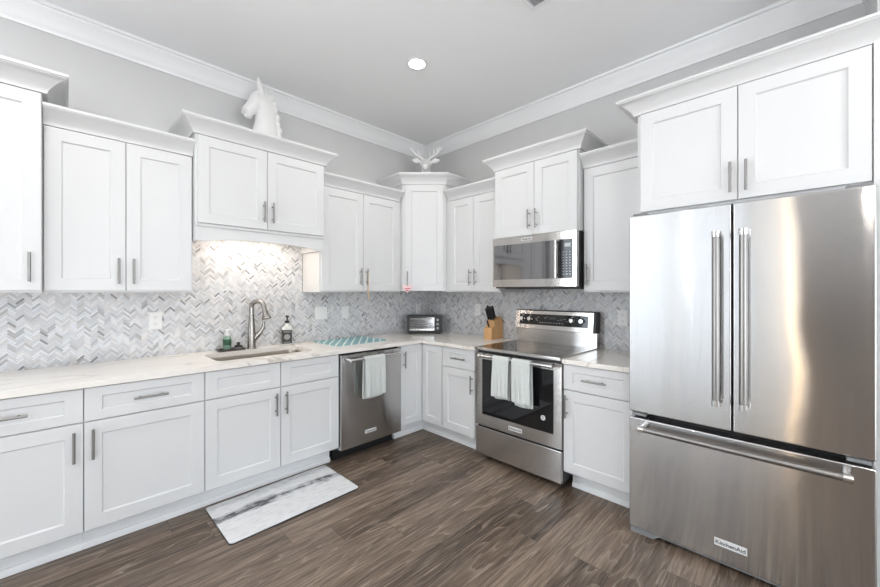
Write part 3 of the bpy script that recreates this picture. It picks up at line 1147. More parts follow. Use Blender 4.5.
# back guard
MB().box(0.008, RW, -0.075, -0.012, 0.889, 1.026).build('riser', M_STEEL2, rg, smooth=0)
head = MB().prism([(-0.104, 1.030), (-0.012, 1.030), (-0.012, 1.196), (-0.074, 1.196), (-0.082, 1.188)], 0.008, RW - 0.020, 'YZ').build('control_panel', M_STEEL2, rg, smooth=0)
MB().prism([(-0.102, 1.030), (-0.012, 1.030), (-0.012, 1.194), (-0.073, 1.194), (-0.080, 1.187)], RW - 0.0195, RW, 'YZ').build('end_cap', M_BLACK, rg, smooth=0)
MB().box(0.008, RW, -0.092, -0.012, 1.0262, 1.0298).build('painted_shadow', M_BLACK, rg, smooth=0)  # black strip standing in for the shadow under the control panel


def on_head(z, off=0.0):
    # point on the sloped front of the control panel
    k_ = (z - 1.030) / (1.188 - 1.030)
    return -0.104 + 0.022 * k_ - off


tilt = math.atan2(0.022, 0.158)
pg = MB().prism([(on_head(1.066, 0.0015), 1.066), (on_head(1.066), 1.066), (on_head(1.160), 1.160), (on_head(1.160, 0.0015), 1.160)], 0.052, 0.684, 'YZ').build('control_glass', M_BGLASS, head, smooth=0)
for kx in (0.084, 0.160, 0.552, 0.634):
    z = 1.116
    y = on_head(z, 0.0015)
    kb = MB().lathe([(0.023, 0), (0.023, 0.004), (0.0195, 0.007), (0.0185, 0.024), (0.0165, 0.027)], (0, 0, 0), 24, 'Y')
    kb.box(-0.002, 0.002, -0.0285, -0.026, -0.001, 0.016)
    kb = kb.build('knob', M_CHROME, head)
    kb.location = (kx, y, z)
    kb.rotation_euler = (-tilt, 0, 0)
dsp = MB().box(0.345, 0.405, -0.0006, 0.0, -0.008, 0.008).build('clock_display', M_DKGREY, head, smooth=0)
dsp.location = (0, on_head(1.128, 0.0016), 1.128)
dsp.rotation_euler = (-tilt, 0, 0)
mb = MB()
for i in range(9):
    mb.box(0.255 + i * 0.026, 0.255 + i * 0.026 + 0.010, on_head(1.088, 0.0024), on_head(1.088, 0.001), 1.087, 1.0905)
for kx in (0.084, 0.160, 0.552, 0.634):
    mb.box(kx - 0.008, kx + 0.008, on_head(1.147, 0.0024), on_head(1.147, 0.001), 1.146, 1.149)
for (ax, az) in ((0.215, 1.118), (0.225, 1.104), (0.235, 1.132), (0.42, 1.112), (0.45, 1.118), (0.48, 1.124), (0.50, 1.106), (0.52, 1.13), (0.30, 1.128), (0.32, 1.136)):
    mb.box(ax, ax + 0.012, on_head(az, 0.0024), on_head(az, 0.001), az, az + 0.002)
mb.build('keypad', M_MARK, pg, smooth=0)

# microwave
mw = thing('microwave', 'stainless over the range microwave with smoked glass door', 'microwave', (0, -1.3185, 1.386), RB)
WM = 0.747
MB().box(0.003, WM - 0.003, -0.392, -0.015, 0.0, 0.4215, 0.002).build('body', M_BLACK, mw)
MF = -0.432
fd = ring_plate(MB(), 0.0, 0.612, 0.012, 0.4215, 0.013, 0.6115, 0.072, 0.362, MF, -0.394).build('door', M_STEEL2, mw, smooth=0)
MB().box(0.0125, 0.6118, MF + 0.002, -0.396, 0.0715, 0.3625).build('door_glass', M_MWGLASS, fd, smooth=0)
bd_ = MB().box(0.285, 0.385, MF - 0.003, MF, 0.383, 0.405, 0.001).build('badge', M_BADGE, fd)
text_part('KitchenAid', 0.018, bd_, M_INK, (0.335, MF - 0.0034, 0.394), (PI / 2, 0, 0), bold=0.0003)
hb = MB().box(0.585, 0.609, MF - 0.038, MF - 0.024, 0.075, 0.360, 0.005)
hb.box(0.590, 0.604, MF - 0.025, MF, 0.088, 0.104)
hb.box(0.590, 0.604, MF - 0.025, MF, 0.331, 0.347)
hb.build('handle', M_STEEL2, fd, 'flat brushed steel handle')
cp = ring_plate(MB(), 0.613, WM, 0.012, 0.4215, 0.6135, 0.716, 0.072, 0.362, MF, -0.394).build('control_panel', M_STEEL2, mw, smooth=0)
MB().box(0.6133, 0.7163, MF + 0.001, -0.396, 0.0715, 0.3625).build('control_glass', M_BGLASS, cp, smooth=0)
MB().box(0.655, 0.700, MF - 0.0003, MF + 0.0008, 0.305, 0.332).build('display', M_DISP, cp, smooth=0)
mb = MB()
for r_ in range(9):
    for c_ in range(3):
        wkey = 0.007 if (r_ > 1) else 0.010
        mb.box(0.640 + c_ * 0.026, 0.640 + c_ * 0.026 + wkey, MF - 0.0003, MF + 0.0008, 0.100 + r_ * 0.0205, 0.1040 + r_ * 0.0205)
mb.build('keypad', M_MARK, cp, smooth=0)
MB().box(0.06, 0.70, -0.34, -0.06, -0.006, -0.0002).build('vent_plate', M_DKGREY, mw, smooth=0)

# dishwasher
dw = thing('dishwasher', 'stainless dishwasher with a towel bar handle beside the sink cabinet', 'dishwasher', (-1.5205, 0, 0))
WD = 0.603
MB().box(0.004, WD - 0.004, -0.622, -0.02, 0.10, 0.871).build('tub', M_BLACK, dw, smooth=0)
MB().box(0.002, WD - 0.002, -0.535, -0.30, 0.0, 0.0995).build('toe_kick', M_BLACK, dw, smooth=0)
DF = -0.668
dd = MB().box(0.0, WD, DF, -0.624, 0.112, 0.858, 0.004).build('door', M_STEEL_DW, dw)
bar_handle('handle', (0.055, -0.722, 0.818), (0.560, -0.722, 0.818), 0.0115, DF, dd, M_CHROME)
bd_ = MB().box(0.222, 0.332, DF - 0.003, DF, 0.192, 0.220, 0.0012).build('badge', M_BADGE, dd)
text_part('KitchenAid', 0.021, bd_, M_INK, (0.277, DF - 0.0034, 0.206), (PI / 2, 0, 0), bold=0.0003)


# ------------------------------------------------------------------ towels
def towel(name, label, wdt, front, back, r, th, loc, rz, mat, seed, group, tilt=0.0, flare=0.0, hem=True):
    """folded towel draped over a bar that runs along local x at the origin; front hangs on -y"""
    rn = random.Random(seed)
    ph = [rn.uniform(0, 6.28) for _ in range(6)]
    prof = []
    nF, nB = 16, 12
    for i in range(nF + 1):
        prof.append((-r, -front + front * i / nF, 1))
    for i in range(1, 8):
        a = PI - PI * i / 8
        prof.append((r * math.cos(a), r * math.sin(a), 0))
    for i in range(nB + 1):
        prof.append((r, -back * i / nB, -1))
    nx = 22
    bm = bmesh.new()
    gv = []
    for (y, z, sd) in prof:
        rowv = []
        for k in range(nx + 1):
            u = k / nx - 0.5
            dz = max(0.0, -z)
            x = u * wdt * (1 + flare * dz) + tilt * dz
            wv = (0.006 * math.sin(u * 9 + ph[0]) + 0.004 * math.sin(u * 17 + ph[1] + z * 6)) * min(1, dz * 6)
            yy = y - (0.004 * sd + abs(wv)) * (1 if sd >= 0 else -0.3) * min(1, dz * 8)
            z2 = z + 0.004 * math.sin(u * 5 + ph[2]) * min(1, dz * 5)
            rowv.append(bm.verts.new((x, yy, z2)))
        gv.append(rowv)
    for a, b in zip(gv, gv[1:]):
        for k in range(nx):
            bm.faces.new((a[k], a[k + 1], b[k + 1], b[k]))
    mb = MB()
    mb.absorb(bm)
    o = mb.build(name, mat)
    o.location = loc
    o.rotation_euler = (0, 0, rz)
    s_ = o.modifiers.new('thick', 'SOLIDIFY')
    s_.thickness = th
    s_.offset = 1
    sb = o.modifiers.new('soft', 'SUBSURF')
    sb.levels = 1
    sb.render_levels = 1
    tag(o, label, 'towel', group)
    return o


GT = 'dish towels on the appliance handles'
towel('dish_towel', 'white folded dish towel hanging from the dishwasher handle', 0.200, 0.305, 0.330, 0.0135, 0.007, (-1.245, -0.722, 0.818), 0, M_TOWEL2, 1, GT, tilt=-0.02)
towel('dish_towel', 'pale mint dish towel on the oven handle, the one nearer the knife block', 0.146, 0.285, 0.31, 0.0145, 0.006, (-0.726, -1.618, 0.853), RB, M_TOWEL, 2, GT, tilt=-0.02)
towel('dish_towel', 'pale mint dish towel on the oven handle, the one nearer the refrigerator', 0.154, 0.295, 0.33, 0.0145, 0.006, (-0.726, -1.792, 0.853), RB, M_TOWEL, 5, GT, tilt=0.02)


# ------------------------------------------------------------------ counter items
# drying mat
o = MB()
poly = rounded_rect(-0.262, 0.262, -0.205, 0.205, 0.02)
o.prism(poly, 0.0, 0.008, 'XY')
o = o.build('drying_mat', M_DRY)
o.location = (-1.192, -0.268, ZC)
o.rotation_euler = (0, 0, 0.02)
tag(o, 'teal dish drying mat with white stripes lying on the worktop right of the sink', 'mat')

# toaster oven
TS = 0.380
ctr = Vector((-0.300, -0.312, 0))
to = thing('toaster_oven', 'small black and silver toaster oven standing in the counter corner', 'toaster oven', (ctr.x, ctr.y, ZC), -PI / 4)
# local: x along width, front at y=0 facing -y
MB().box(-TS / 2, TS / 2, 0.004, 0.215, 0.006, 0.196, 0.008).build('case', M_BLACK, to)
tf = ring_plate(MB(), -TS / 2 + 0.002, TS / 2 - 0.002, 0.009, 0.194, -TS / 2 + 0.022, 0.104, 0.030, 0.176, -0.004, 0.004).build('front_frame', M_BLACK, to, smooth=0)
MB().box(-TS / 2 + 0.0215, 0.1045, 0.0, 0.0035, 0.0295, 0.1765).build('door_glass', plain('toaster_glass', (0.20, 0.20, 0.205, 1), 0.08, 0.6), tf, smooth=0)
hb = MB().cyl((-TS / 2 + 0.035, -0.026, 0.161), (0.078, -0.026, 0.161), 0.006, 12)
hb.cyl((-TS / 2 + 0.05, -0.026, 0.161), (-TS / 2 + 0.05, 0.0, 0.161), 0.005, 10).cyl((0.064, -0.026, 0.161), (0.064, 0.0, 0.161), 0.005, 10)
hb.build('handle', M_CHROME, tf)
MB().box(-TS / 2 + 0.024, 0.102, -0.006, -0.001, 0.034, 0.054, 0.002).build('door_sill', M_CHROME, tf)
mb = MB()
for zz in (0.088, 0.112):
    for xx in range(2):
        mb.cyl((-TS / 2 + 0.03, -0.0012, zz + xx * 0.005), (0.086, -0.0012, zz + xx * 0.005), 0.0012, 6)
mb.build('rack', M_CHROME, tf)
for zz in (0.060, 0.104, 0.150):
    kb = MB().lathe([(0.015, 0), (0.015, 0.004), (0.010, 0.006), (0.009, 0.018)], (0.140, -0.004, zz), 18, 'Y')
    kb.build('knob', M_PULL, to)
for (xx, yy) in ((-0.15, 0.03), (0.15, 0.03), (-0.15, 0.19), (0.15, 0.19)):
    MB().cyl((xx, yy, 0), (xx, yy, 0.007), 0.012, 12).build('foot', M_BLACK, to)

# knife block
kb = thing('knife_block', 'slanted bamboo knife block full of black handled knives left of the range', 'knife block', (-0.108, -1.088, ZC), RB)
# local: front faces -y (out from the wall), knives lean up and out
MB().prism([(-0.095, 0.0), (0.085, 0.0), (0.085, 0.165), (0.060, 0.212), (0.030, 0.214), (-0.052, 0.172), (-0.056, 0.120), (-0.095, 0.108)], -0.045, 0.045, 'YZ').build('block', M_BLOCK, kb, smooth=0)
kdir = Vector((0.08, -0.042, 0.10)).normalized()
kdir.x = 0
kdir.normalize()
tdir = Vector((0, 0.082, 0.042)).normalized()
rn = random.Random(5)
for i in range(7):
    cx = -0.028 + (i % 3) * 0.028 if i < 6 else 0.0
    rw = i // 3
    base = Vector((cx, -0.052, 0.172)) + tdir * (0.014 + rw * 0.030) + Vector((0, -0.0004, 0.0012))
    ln = rn.uniform(0.105, 0.14)
    kn = thing('kitchen_knife', 'black handled kitchen knife standing in the bamboo block', 'knife', kb.matrix_basis @ base, RB, 'knives in the block')
    MB().tube([kdir * 0.010, kdir * 0.022, kdir * 0.05, kdir * (ln - 0.015), kdir * ln], [0.0095, 0.0115, 0.0105, 0.0125, 0.008], 10).build('grip', M_BLACK, kn)
    MB().tube([Vector((0, 0, 0)), kdir * 0.011], [0.005, 0.0092], 8).build('bolster', M_CHROME, kn)
sc_ = thing('steak_knife', 'black handled knife in the low front step of the bamboo block', 'knife', kb.matrix_basis @ Vector((0.0, -0.076, 0.1150)), RB, None)
MB().tube([(0, 0, 0), kdir * 0.03, kdir * 0.065, kdir * 0.075], [0.006, 0.0085, 0.0085, 0.005], 10).build('grip', M_BLACK, sc_)

# soap tray with green bottle and scrubber
tr = MB().box(-0.092, 0.092, -0.040, 0.040, 0.0, 0.006, 0.002)
for (a, b, c, d) in ((-0.092, 0.092, -0.040, -0.035), (-0.092, 0.092, 0.035, 0.040), (-0.092, -0.087, -0.035, 0.035), (0.087, 0.092, -0.035, 0.035)):
    tr.box(a, b, c, d, 0.004, 0.017)
tr = tr.build('soap_tray', plain('dark_resin', srgb(66, 62, 60), 0.4))
tr.location = (-2.130, -0.085, ZC)
tag(tr, 'narrow dark soap tray on the worktop left of the faucet', 'tray')
gb = thing('dish_soap_bottle', 'green dish soap bottle with white pump on the dark tray', 'bottle', (-2.158, -0.085, ZC + 0.006))
MB().lathe([(0.026, 0), (0.0285, 0.004), (0.0285, 0.045), (0.0285, 0.088), (0.025, 0.098), (0.014, 0.108), (0.013, 0.113)]).build('bottle', M_GREEN, gb)
MB().lathe([(0.0288, 0.040), (0.0291, 0.041), (0.0291, 0.084), (0.0288, 0.085)]).build('label_band', M_LABELW, gb)
mb = MB().lathe([(0.015, 0.1125), (0.015, 0.126), (0.006, 0.128), (0.006, 0.150), (0.014, 0.151), (0.014, 0.160)])
mb.tube([(0, 0, 0.156), (0.028, -0.016, 0.157), (0.034, -0.019, 0.150)], [0.006, 0.005, 0.004], 10)
mb.build('pump', M_PLATE, gb)
sb = thing('scrub_brush', 'dark round scrub brush lying on the soap tray', 'brush', (-2.078, -0.085, ZC + 0.006))
MB().lathe([(0.026, 0), (0.028, 0.010), (0.024, 0.018)]).build('bristles', M_MIDGREY, sb)
MB().lathe([(0.029, 0.0175), (0.030, 0.022), (0.024, 0.030), (0.011, 0.034), (0.011, 0.042), (0.015, 0.046), (0.010, 0.054)]).build('handle', M_BLACK, sb)

# square dispenser
sd = thing('soap_dispenser', 'clear square soap dispenser with black label and black pump right of the faucet', 'soap dispenser', (-1.690, -0.072, ZC), -0.42)
MB().box(-0.042, 0.042, -0.042, 0.042, 0.0, 0.158, 0.009, 3).lathe([(0.032, 0.154), (0.019, 0.172), (0.016, 0.186)]).build('bottle', plain('frosted_glass', srgb(206, 208, 204), 0.12, coat=0.5), sd)
lb = MB().box(-0.039, 0.039, -0.0433, -0.0421, 0.014, 0.130).build('front_label', M_INK, sd, smooth=0)
MB().box(-0.0433, -0.0421, -0.039, 0.039, 0.014, 0.130).build('side_label', M_INK, sd, smooth=0)
mb = MB()
mb.box(-0.030, 0.030, -0.0439, -0.0432, 0.117, 0.122)
mb.box(-0.026, 0.026, -0.0439, -0.0432, 0.108, 0.111)
mb.lathe([(0.024, 0), (0.024, 0.0006)], (0, -0.0432, 0.070), 24, 'Y')
mb.box(-0.026, 0.026, -0.0439, -0.0432, 0.024, 0.029)
mb.build('label_print', plain('label_silver', srgb(150, 148, 142), 0.5), lb, smooth=0)
mb = MB().lathe([(0.017, 0.186), (0.017, 0.206), (0.006, 0.208), (0.006, 0.236), (0.013, 0.237), (0.012, 0.250)])
mb.tube([(0, 0, 0.244), (0.010, -0.030, 0.245), (0.011, -0.036, 0.238)], [0.006, 0.005, 0.004], 10)
mb.build('pump', M_BLACK, sd)

# ------------------------------------------------------------------ wall plates
GO = 'white outlet and switch plates on the backsplash'


def wall_plate(label, kind, pos, z, rz, wdt, h=0.118):
    t = thing('wall_plate' if kind == 'switch' else 'wall_outlet', label, 'switch' if kind == 'switch' else 'outlet', (pos[0], pos[1], z), rz, GO)
    MB().box(-wdt / 2, wdt / 2, -0.0065, -0.0002, -h / 2, h / 2, 0.002).build('cover_plate', M_PLATE, t)
    n = 2 if wdt > 0.1 else 1
    for i in range(n):
        cx = (i - (n - 1) / 2) * 0.046
        if kind == 'switch':
            MB().box(cx - 0.0165, cx + 0.0165, -0.0095, -0.0064, -0.033, 0.033, 0.0012).build('rocker', M_PLATE, t)
        else:
            for s_ in (-1, 1):
                rc = MB().box(cx - 0.017, cx + 0.017, -0.0085, -0.0064, s_ * 0.024 - 0.015, s_ * 0.024 + 0.015, 0.0008).build('receptacle', M_PLATE, t)
                mb = MB()
                for q in (-0.0065, 0.0065):
                    mb.box(cx + q - 0.0013, cx + q + 0.0013, -0.0088, -0.0084, s_ * 0.024 - 0.002, s_ * 0.024 + 0.007)
                mb.box(cx - 0.002, cx + 0.002, -0.0088, -0.0084, s_ * 0.024 - 0.010, s_ * 0.024 - 0.006)
                mb.build('slots', M_MIDGREY, rc, smooth=0)
    return t


wall_plate('white duplex outlet on the backsplash left of the sink', 'outlet', (-2.588, 0), 1.155, 0, 0.073)
wall_plate('white double rocker switch plate right of the square soap dispenser', 'switch', (-1.340, 0), 1.158, 0, 0.122)
wall_plate('white single rocker switch plate above the teal drying mat', 'switch', (-1.085, 0), 1.155, 0, 0.076)
wall_plate('white outlet behind the toaster oven on the sink wall', 'outlet', (-0.116, 0), 1.160, 0, 0.073)
wall_plate('white outlet beside the toaster oven on the range wall', 'outlet', (0, -0.298), 1.163, RB, 0.073)
wall_plate('white outlet behind the knives of the bamboo block', 'outlet', (0, -0.805), 1.170, RB, 0.073)
wall_plate('white outlet between the range and the refrigerator', 'outlet', (0, -2.236), 1.156, RB, 0.073)

# ------------------------------------------------------------------ things hung from handles
# heart ornament on the corner cabinet pull
hp = Vector((-a_ - 0.0007, -b_ - 0.0007, 0)) + Vector((0.053 * s2, -0.053 * s2, 0)) + Vector((-s2, -s2, 0)) * 0.051
ho = thing('heart_ornament', 'small pink heart ornament hanging from the corner cabinet handle', 'ornament', (hp.x, hp.y, 1.455), -PI / 4)
MB().tube([(0.0, -0.009, 0.006), (0.0, -0.010, -0.02), (0.0, -0.0095, -0.034)], 0.0012, 6).tube([(0.0, -0.009, 0.006), (0.0, 0.0, 0.009), (0.0, 0.009, 0.004), (0, 0.006, -0.016), (0, -0.0095, -0.034)], 0.0012, 6).build('cord', M_PLATE, ho)
heart = []
for i in range(36):
    tt = 2 * PI * i / 36
    heart.append((0.0031 * 16 * math.sin(tt) ** 3, -0.062 + 0.0030 * (13 * math.cos(tt) - 5 * math.cos(2 * tt) - 2 * math.cos(3 * tt) - math.cos(4 * tt))))
hh = MB().prism(heart, -0.014, -0.005, 'XZ').build('heart', M_PINK, ho)
MB().box(-0.026, 0.028, -0.0148, -0.0138, -0.070, -0.062).box(-0.012, 0.012, -0.0148, -0.0138, -0.092, -0.080).build('printed_band', M_ROSE, hh, smooth=0)
# tan cord on the right-hand pull of the wall cabinet
tc_ = thing('hanging_cord', 'thin tan cord hanging from a wall cabinet handle left of the corner cabinet', 'cord', (-1.065, -0.367, 1.53))
MB().tube([(0, 0.009, -0.004), (0, 0.004, 0.006), (0, -0.006, 0.004), (0, -0.0085, -0.05), (0.001, -0.0085, -0.13), (0.0, -0.009, -0.20)], 0.0028, 8).tube(
    [(0, 0.009, -0.004), (0.0, 0.009, -0.10), (-0.001, 0.002, -0.17), (0.0, -0.007, -0.20)], 0.0026, 8).build('loop', M_TAN, tc_)
MB().tube([(0, -0.009, -0.195), (0, -0.009, -0.21), (0.0, -0.009, -0.235), (0, -0.009, -0.25)], [0.004, 0.008, 0.006, 0.003], 10).build('tassel', M_TAN, tc_)

# ------------------------------------------------------------------ floor mat
mb = MB().prism(rounded_rect(-0.405, 0.405, -0.2375, 0.2375, 0.022), 0.0, 0.009, 'XY')
bs = mb.build('kitchen_mat', M_RUBBER)
bs.location = (-2.014, -0.824, 0.0)
bs.rotation_euler = (0, 0, 0.012)
tag(bs, 'cushioned floor mat with grey and white weathered print in front of the sink', 'mat')
MB().prism(rounded_rect(-0.404, 0.404, -0.2365, 0.2365, 0.021), 0.0091, 0.0128, 'XY').build('printed_top', M_RUG, bs)


# ------------------------------------------------------------------ animal busts
def remesh(o, vox, smooth=4):
    r = o.modifiers.new('skin', 'REMESH')
    r.mode = 'VOXEL'
    r.voxel_size = vox
    r.use_smooth_shade = True
    s_ = o.modifiers.new('soft', 'SMOOTH')
    s_.factor = 0.5
    s_.iterations = smooth


def loft(mb, secs, n=20):
    """secs: (centre, axis-a half vector, axis-b half vector)"""
    rings = []
    for c, a, b in secs:
        c, a, b = Vector(c), Vector(a), Vector(b)
        rings.append([mb.bm.verts.new(c + a * math.cos(2 * PI * k / n) + b * math.sin(2 * PI * k / n)) for k in range(n)])
    for p, q in zip(rings, rings[1:]):
        for k in range(n):
            mb.bm.faces.new((p[k], p[(k + 1) % n], q[(k + 1) % n], q[k]))
    mb.bm.faces.new(list(reversed(rings[0])))
    mb.bm.faces.new(rings[-1])


HB = TT + 0.105
hs = thing('horse_head_bust', 'matte white horse head bust standing on top of the arched hood cabinet', 'sculpture', (-1.928, -0.200, TT + 0.0755))
hs.scale = (1.06, 1.06, 1.06)
mb = MB()
# neck: side-on in x-z, thin in y; muzzle towards -x
loft(mb, [((-0.010, 0, 0.0), (0.124, 0, 0), (0, 0.066, 0)), ((0.000, 0, 0.06), (0.110, 0, 0.01), (0, 0.064, 0)), ((0.008, 0, 0.14), (0.094, 0, 0.03), (0, 0.057, 0)),
          ((0.014, 0, 0.225), (0.080, 0, 0.04), (0, 0.052, 0)), ((0.012, 0, 0.30), (0.070, 0, 0.055), (0, 0.048, 0)), ((0.004, 0, 0.36), (0.056, 0, 0.06), (0, 0.042, 0)),
          ((-0.008, 0, 0.390), (0.035, 0, 0.04), (0, 0.03, 0))])
# head: poll to muzzle, sections square to the face line
def hd(x, z):
    return 0.014 + 0.80 * (x - 0.005), 0.405 + 0.80 * (z - 0.405)


HSEC = [((0.005, 0.405), 0.044, 0.040), ((-0.030, 0.368), 0.080, 0.056), ((-0.068, 0.325), 0.076, 0.054), ((-0.102, 0.280), 0.058, 0.046),
        ((-0.130, 0.243), 0.050, 0.043), ((-0.156, 0.208), 0.050, 0.048), ((-0.176, 0.180), 0.034, 0.036)]
loft(mb, [((hd(cx, cz)[0], 0, hd(cx, cz)[1]), (0.66 * h_, 0, -0.50 * h_), (0, w_ * 0.85, 0)) for (cx, cz), h_, w_ in HSEC])
hx_, hz_ = hd(-0.020, 0.312)
mb.ball((hx_, 0, hz_), 0.064, (1.0, 0.80, 1.0))              # cheek
hx_, hz_ = hd(-0.150, 0.168)
mb.ball((hx_, 0, hz_), 0.024, (1.25, 0.95, 0.75))            # chin
for s_ in (-1, 1):
    hx_, hz_ = hd(-0.070, 0.356)
    mb.ball((hx_, 0.042 * s_, hz_), 0.016)                   # brow and eye
    hx_, hz_ = hd(-0.180, 0.206)
    mb.ball((hx_, 0.032 * s_, hz_), 0.013)                   # nostril
    loft(mb, [((0.000 + 0.026 * s_, 0.030 * s_, 0.395), (0.020, 0, 0), (0, 0.014, 0)), ((-0.004 + 0.034 * s_, 0.036 * s_, 0.440), (0.024, 0, 0), (0, 0.014, 0)),
              ((-0.010 + 0.038 * s_, 0.038 * s_, 0.475), (0.017, 0, 0), (0, 0.010, 0)), ((-0.018 + 0.040 * s_, 0.038 * s_, 0.508), (0.004, 0, 0), (0, 0.004, 0))], 12)
# mane: locks down the crest
for i in range(9):
    f_ = i / 8
    mb.ball((0.050 + 0.052 * math.sin(f_ * 1.9) + 0.010 * (i % 2), -0.016, 0.392 - 0.360 * f_), 0.024, (0.8, 1.0, 1.25))
ob = mb.build('bust', M_CERAMIC, hs)
remesh(ob, 0.0045, 2)

DB = CT + 0.105
dh = thing('deer_head_bust', 'small matte white deer head with antlers on top of the corner cabinet', 'sculpture', (-0.378, -0.412, CT + 0.106), -PI / 4)
dh.scale = (1.3, 1.3, 1.4)
mb = MB()
# local: faces -y
loft(mb, [((0, 0.075, -0.027), (0.047, 0, 0), (0, 0.042, 0)), ((0, 0.07, 0.0), (0.045, 0, 0), (0, 0.04, 0)), ((0, 0.055, 0.05), (0.038, 0, 0), (0, 0.036, 0)), ((0, 0.035, 0.10), (0.036, 0, 0), (0, 0.034, 0.01))])
loft(mb, [((0, 0.06, 0.115), (0.030, 0, 0), (0, 0, 0.03)), ((0, 0.025, 0.112), (0.044, 0, 0), (0, 0, 0.042)), ((0, -0.015, 0.098), (0.042, 0, 0), (0, 0, 0.038)),
          ((0, -0.055, 0.075), (0.031, 0, 0), (0, 0, 0.029)), ((0, -0.088, 0.060), (0.027, 0, 0), (0, 0, 0.026)), ((0, -0.105, 0.054), (0.018, 0, 0), (0, 0, 0.016))])
mb.ball((0, -0.102, 0.060), 0.018, (1.25, 0.7, 0.9))
for s_ in (-1, 1):
    mb.ball((0.036 * s_, -0.022, 0.108), 0.010)
    loft(mb, [((0.036 * s_, 0.02, 0.125), (0, 0.014, 0), (0, 0, 0.012)), ((0.070 * s_, 0.022, 0.138), (0, 0.013, 0.006), (0, -0.006, 0.022)), ((0.098 * s_, 0.026, 0.142), (0, 0.008, 0.004), (0, -0.003, 0.014)),
              ((0.116 * s_, 0.03, 0.146), (0, 0.003, 0), (0, 0, 0.003))], 12)
ob = mb.build('head', M_CERAMIC, dh)
remesh(ob, 0.005, 3)
for s_ in (-1, 1):
    mb = MB()
    mb.tube([(0.022 * s_, 0.015, 0.145), (0.040 * s_, 0.022, 0.172), (0.075 * s_, 0.028, 0.195), (0.110 * s_, 0.024, 0.222), (0.130 * s_, 0.016, 0.255), (0.134 * s_, 0.010, 0.285)],
            [0.013, 0.012, 0.011, 0.0095, 0.0075, 0.003], 10)
    mb.tube([(0.075 * s_, 0.028, 0.195), (0.078 * s_, 0.018, 0.23), (0.074 * s_, 0.012, 0.262)], [0.009, 0.007, 0.003], 8)
    mb.tube([(0.108 * s_, 0.024, 0.220), (0.106 * s_, 0.016, 0.250), (0.112 * s_, 0.012, 0.278)], [0.008, 0.0065, 0.003], 8)
    mb.tube([(0.040 * s_, 0.022, 0.172), (0.042 * s_, 0.0, 0.196), (0.036 * s_, -0.010, 0.215)], [0.008, 0.0065, 0.003], 8)
    mb.tube([(0.128 * s_, 0.017, 0.250), (0.148 * s_, 0.012, 0.268), (0.156 * s_, 0.008, 0.288)], [0.005, 0.004, 0.002], 8)
    an = mb.build('antler', M_CERAMIC, dh)
    an.scale = (0.84, 0.9, 0.72)
    an.location = (0, 0, 0.034)


# ------------------------------------------------------------------ lamps and vent
def can_light(x, y, label):
    t = thing('recessed_light', label, 'ceiling light', (x, y, ROOM_Z), 0, 'recessed ceiling lights')
    mb = MB()
    n = 40
    prof = [(0.080, 0.0), (0.080, -0.004), (0.066, -0.007), (0.059, -0.004), (0.059, 0.0)]
    rings = [[mb.bm.verts.new((r * math.cos(2 * PI * k / n), r * math.sin(2 * PI * k / n), z)) for k in range(n)] for r, z in prof]
    for a, b in zip(rings, rings[1:]):
        for k in range(n):
            mb.bm.faces.new((a[k], a[(k + 1) % n], b[(k + 1) % n], b[k]))
    mb.build('trim_ring', M_TRIM, t)
    MB().lathe([(0.0585, -0.003), (0.0585, -0.0005)], n=32).build('lens', M_LENS, t)
    d = bpy.data.lights.new('recessed_lamp', 'AREA')
    d.shape = 'DISK'
    d.size = 0.10
    d.energy = LAMP_W
    d.color = CAN_COL
    o = bpy.data.objects.new('recessed_lamp', d)
    C.objects.link(o)
    o.parent = t
    o.location = (0, 0, -0.008)
    return t


can_light(-1.185, -1.180, 'lit recessed ceiling light near the corner')
can_light(-3.30, -1.18, 'added unseen recessed ceiling light above the left base cabinets')  # this can and those below are unseen, added for more even light
can_light(-2.00, -3.70, 'added unseen recessed ceiling light behind the camera toward the refrigerator')
can_light(-3.60, -3.70, 'added unseen recessed ceiling light in the middle of the room')
can_light(-5.40, -1.90, 'added unseen recessed ceiling light near the far window')
can_light(-5.40, -4.90, 'added unseen recessed ceiling light near the front windows')

def curtain(label, y0, y1):  # unseen sheer panels, added to dim the far window
    bm = bmesh.new()
    n = 60
    a, b = [], []
    for i in range(n + 1):
        y = y0 + (y1 - y0) * i / n
        x = WX + 0.07 + 0.022 * math.sin(i * 0.95) + 0.008 * math.sin(i * 2.3)
        a.append(bm.verts.new((x, y, 0.02)))
        b.append(bm.verts.new((x, y, 2.90)))
    for i in range(n):
        bm.faces.new((a[i], a[i + 1], b[i + 1], b[i]))
    mb = MB()
    mb.absorb(bm)
    o = mb.build('added_sheer_curtain', M_SHEER, smooth=80)
    tag(o, label, 'curtain', 'added sheer curtains at the far window')
    md = o.modifiers.new('thick', 'SOLIDIFY')
    md.thickness = 0.0015
    return o


M_SHEER, _n, _p = nmat('sheer_white_fabric')
_t = N(_n, 'ShaderNodeBsdfTranslucent')
_t.inputs[0].default_value = (0.80, 0.82, 0.84, 1)
_d = N(_n, 'ShaderNodeBsdfDiffuse')
_d.inputs[0].default_value = (0.75, 0.76, 0.77, 1)
_m = N(_n, 'ShaderNodeMixShader')
_m.inputs[0].default_value = 0.44
_n.links.new(_d.outputs[0], _m.inputs[1])
_n.links.new(_t.outputs[0], _m.inputs[2])
_n.links.new(_m.outputs[0], _n.nodes['Material Output'].inputs[0])
curtain('added white sheer curtain dimming the far window, nearer the cabinet wall', -1.20, -0.04)
curtain('added white sheer curtain dimming the far window, nearer the lamp', -2.52, -1.39)
MB().tube([(WX + 0.07, -2.60, 2.905), (WX + 0.07, -0.03, 2.905)], 0.012, 12).build('trim_2', M_PULL)['kind'] = 'structure'  # rod of the added curtains
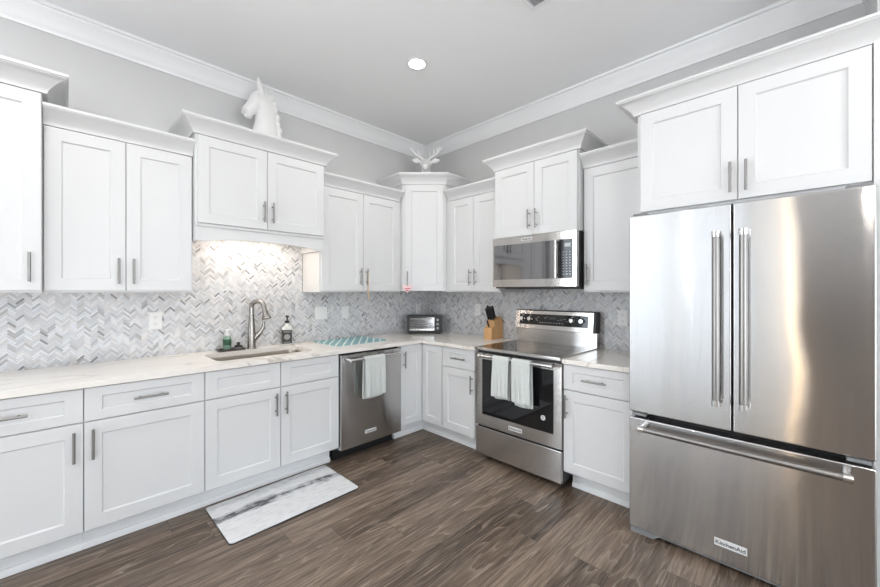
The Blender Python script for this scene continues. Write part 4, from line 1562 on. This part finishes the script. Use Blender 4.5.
o = MB().prism(rounded_rect(-1.5, 1.5, -1.35, 1.35, 0.03), 0.0, 0.012, 'XY').build('added_rug', cloth_material('ivory_rug', srgb(214, 211, 205), 300))  # unseen pale rug added to brighten reflections low in the refrigerator
o.location = (-5.75, -1.75, 0)
tag(o, 'large added ivory rug before the far window, brightening the low refrigerator reflections', 'rug')
fl = thing('floor_lamp', 'slim warm glowing column lamp far behind the camera, mirrored in the refrigerator door', 'lamp', (-7.36, -3.03, 0))
MB().lathe([(0.10, 0), (0.10, 0.012), (0.02, 0.018), (0.02, 0.10)], n=24).build('base', M_DKGREY, fl)
MB().lathe([(0.055, 0.10), (0.055, 2.30)], n=24).build('shade', emit('warm_paper_shade', (1.0, 0.74, 0.48, 1), 3.0), fl)

# under-hood light bar
t = thing('under_cabinet_light', 'warm light bar under the arched cabinet washing the tile behind the sink', 'light', (hx0 + hw / 2, -0.17, 1.8117))
MB().box(-0.30, 0.30, -0.030, 0.030, -0.014, -0.0004, 0.003).build('housing', M_PLATE, t)
MB().box(-0.29, 0.29, -0.024, 0.024, -0.0165, -0.0142).build('diffuser', M_STRIP, t, smooth=0)
d = bpy.data.lights.new('hood_lamp', 'AREA')
d.shape = 'RECTANGLE'
d.size = 0.58
d.size_y = 0.05
d.energy = HOOD_W
d.color = HOOD_COL
o = bpy.data.objects.new('hood_lamp', d)
C.objects.link(o)
o.parent = t
o.location = (0, 0, -0.019)

# ceiling register
t = thing('ceiling_vent', 'white louvred air vent in the ceiling at the top edge', 'vent', (-1.200, -2.150, ROOM_Z))
mb = MB()
for (a, b, c, d_) in ((-0.155, 0.155, -0.080, -0.058), (-0.155, 0.155, 0.058, 0.080), (-0.155, -0.133, -0.058, 0.058), (0.133, 0.155, -0.058, 0.058)):
    mb.box(a, b, c, d_, -0.010, -0.0005, 0.002)
mb.build('frame', M_TRIM, t)
MB().box(-0.133, 0.133, -0.058, 0.058, -0.0012, -0.0006).build('duct', M_DKGREY, t, smooth=0)
for i in range(9):
    y = -0.050 + i * 0.0125
    mb = MB().box(-0.133, 0.133, -0.0055, 0.0055, -0.0006, 0.0006)
    o = mb.build('louvre', M_TRIM, t, smooth=0)
    o.location = (0, y, -0.0062)
    o.rotation_euler = (0.6, 0, 0)
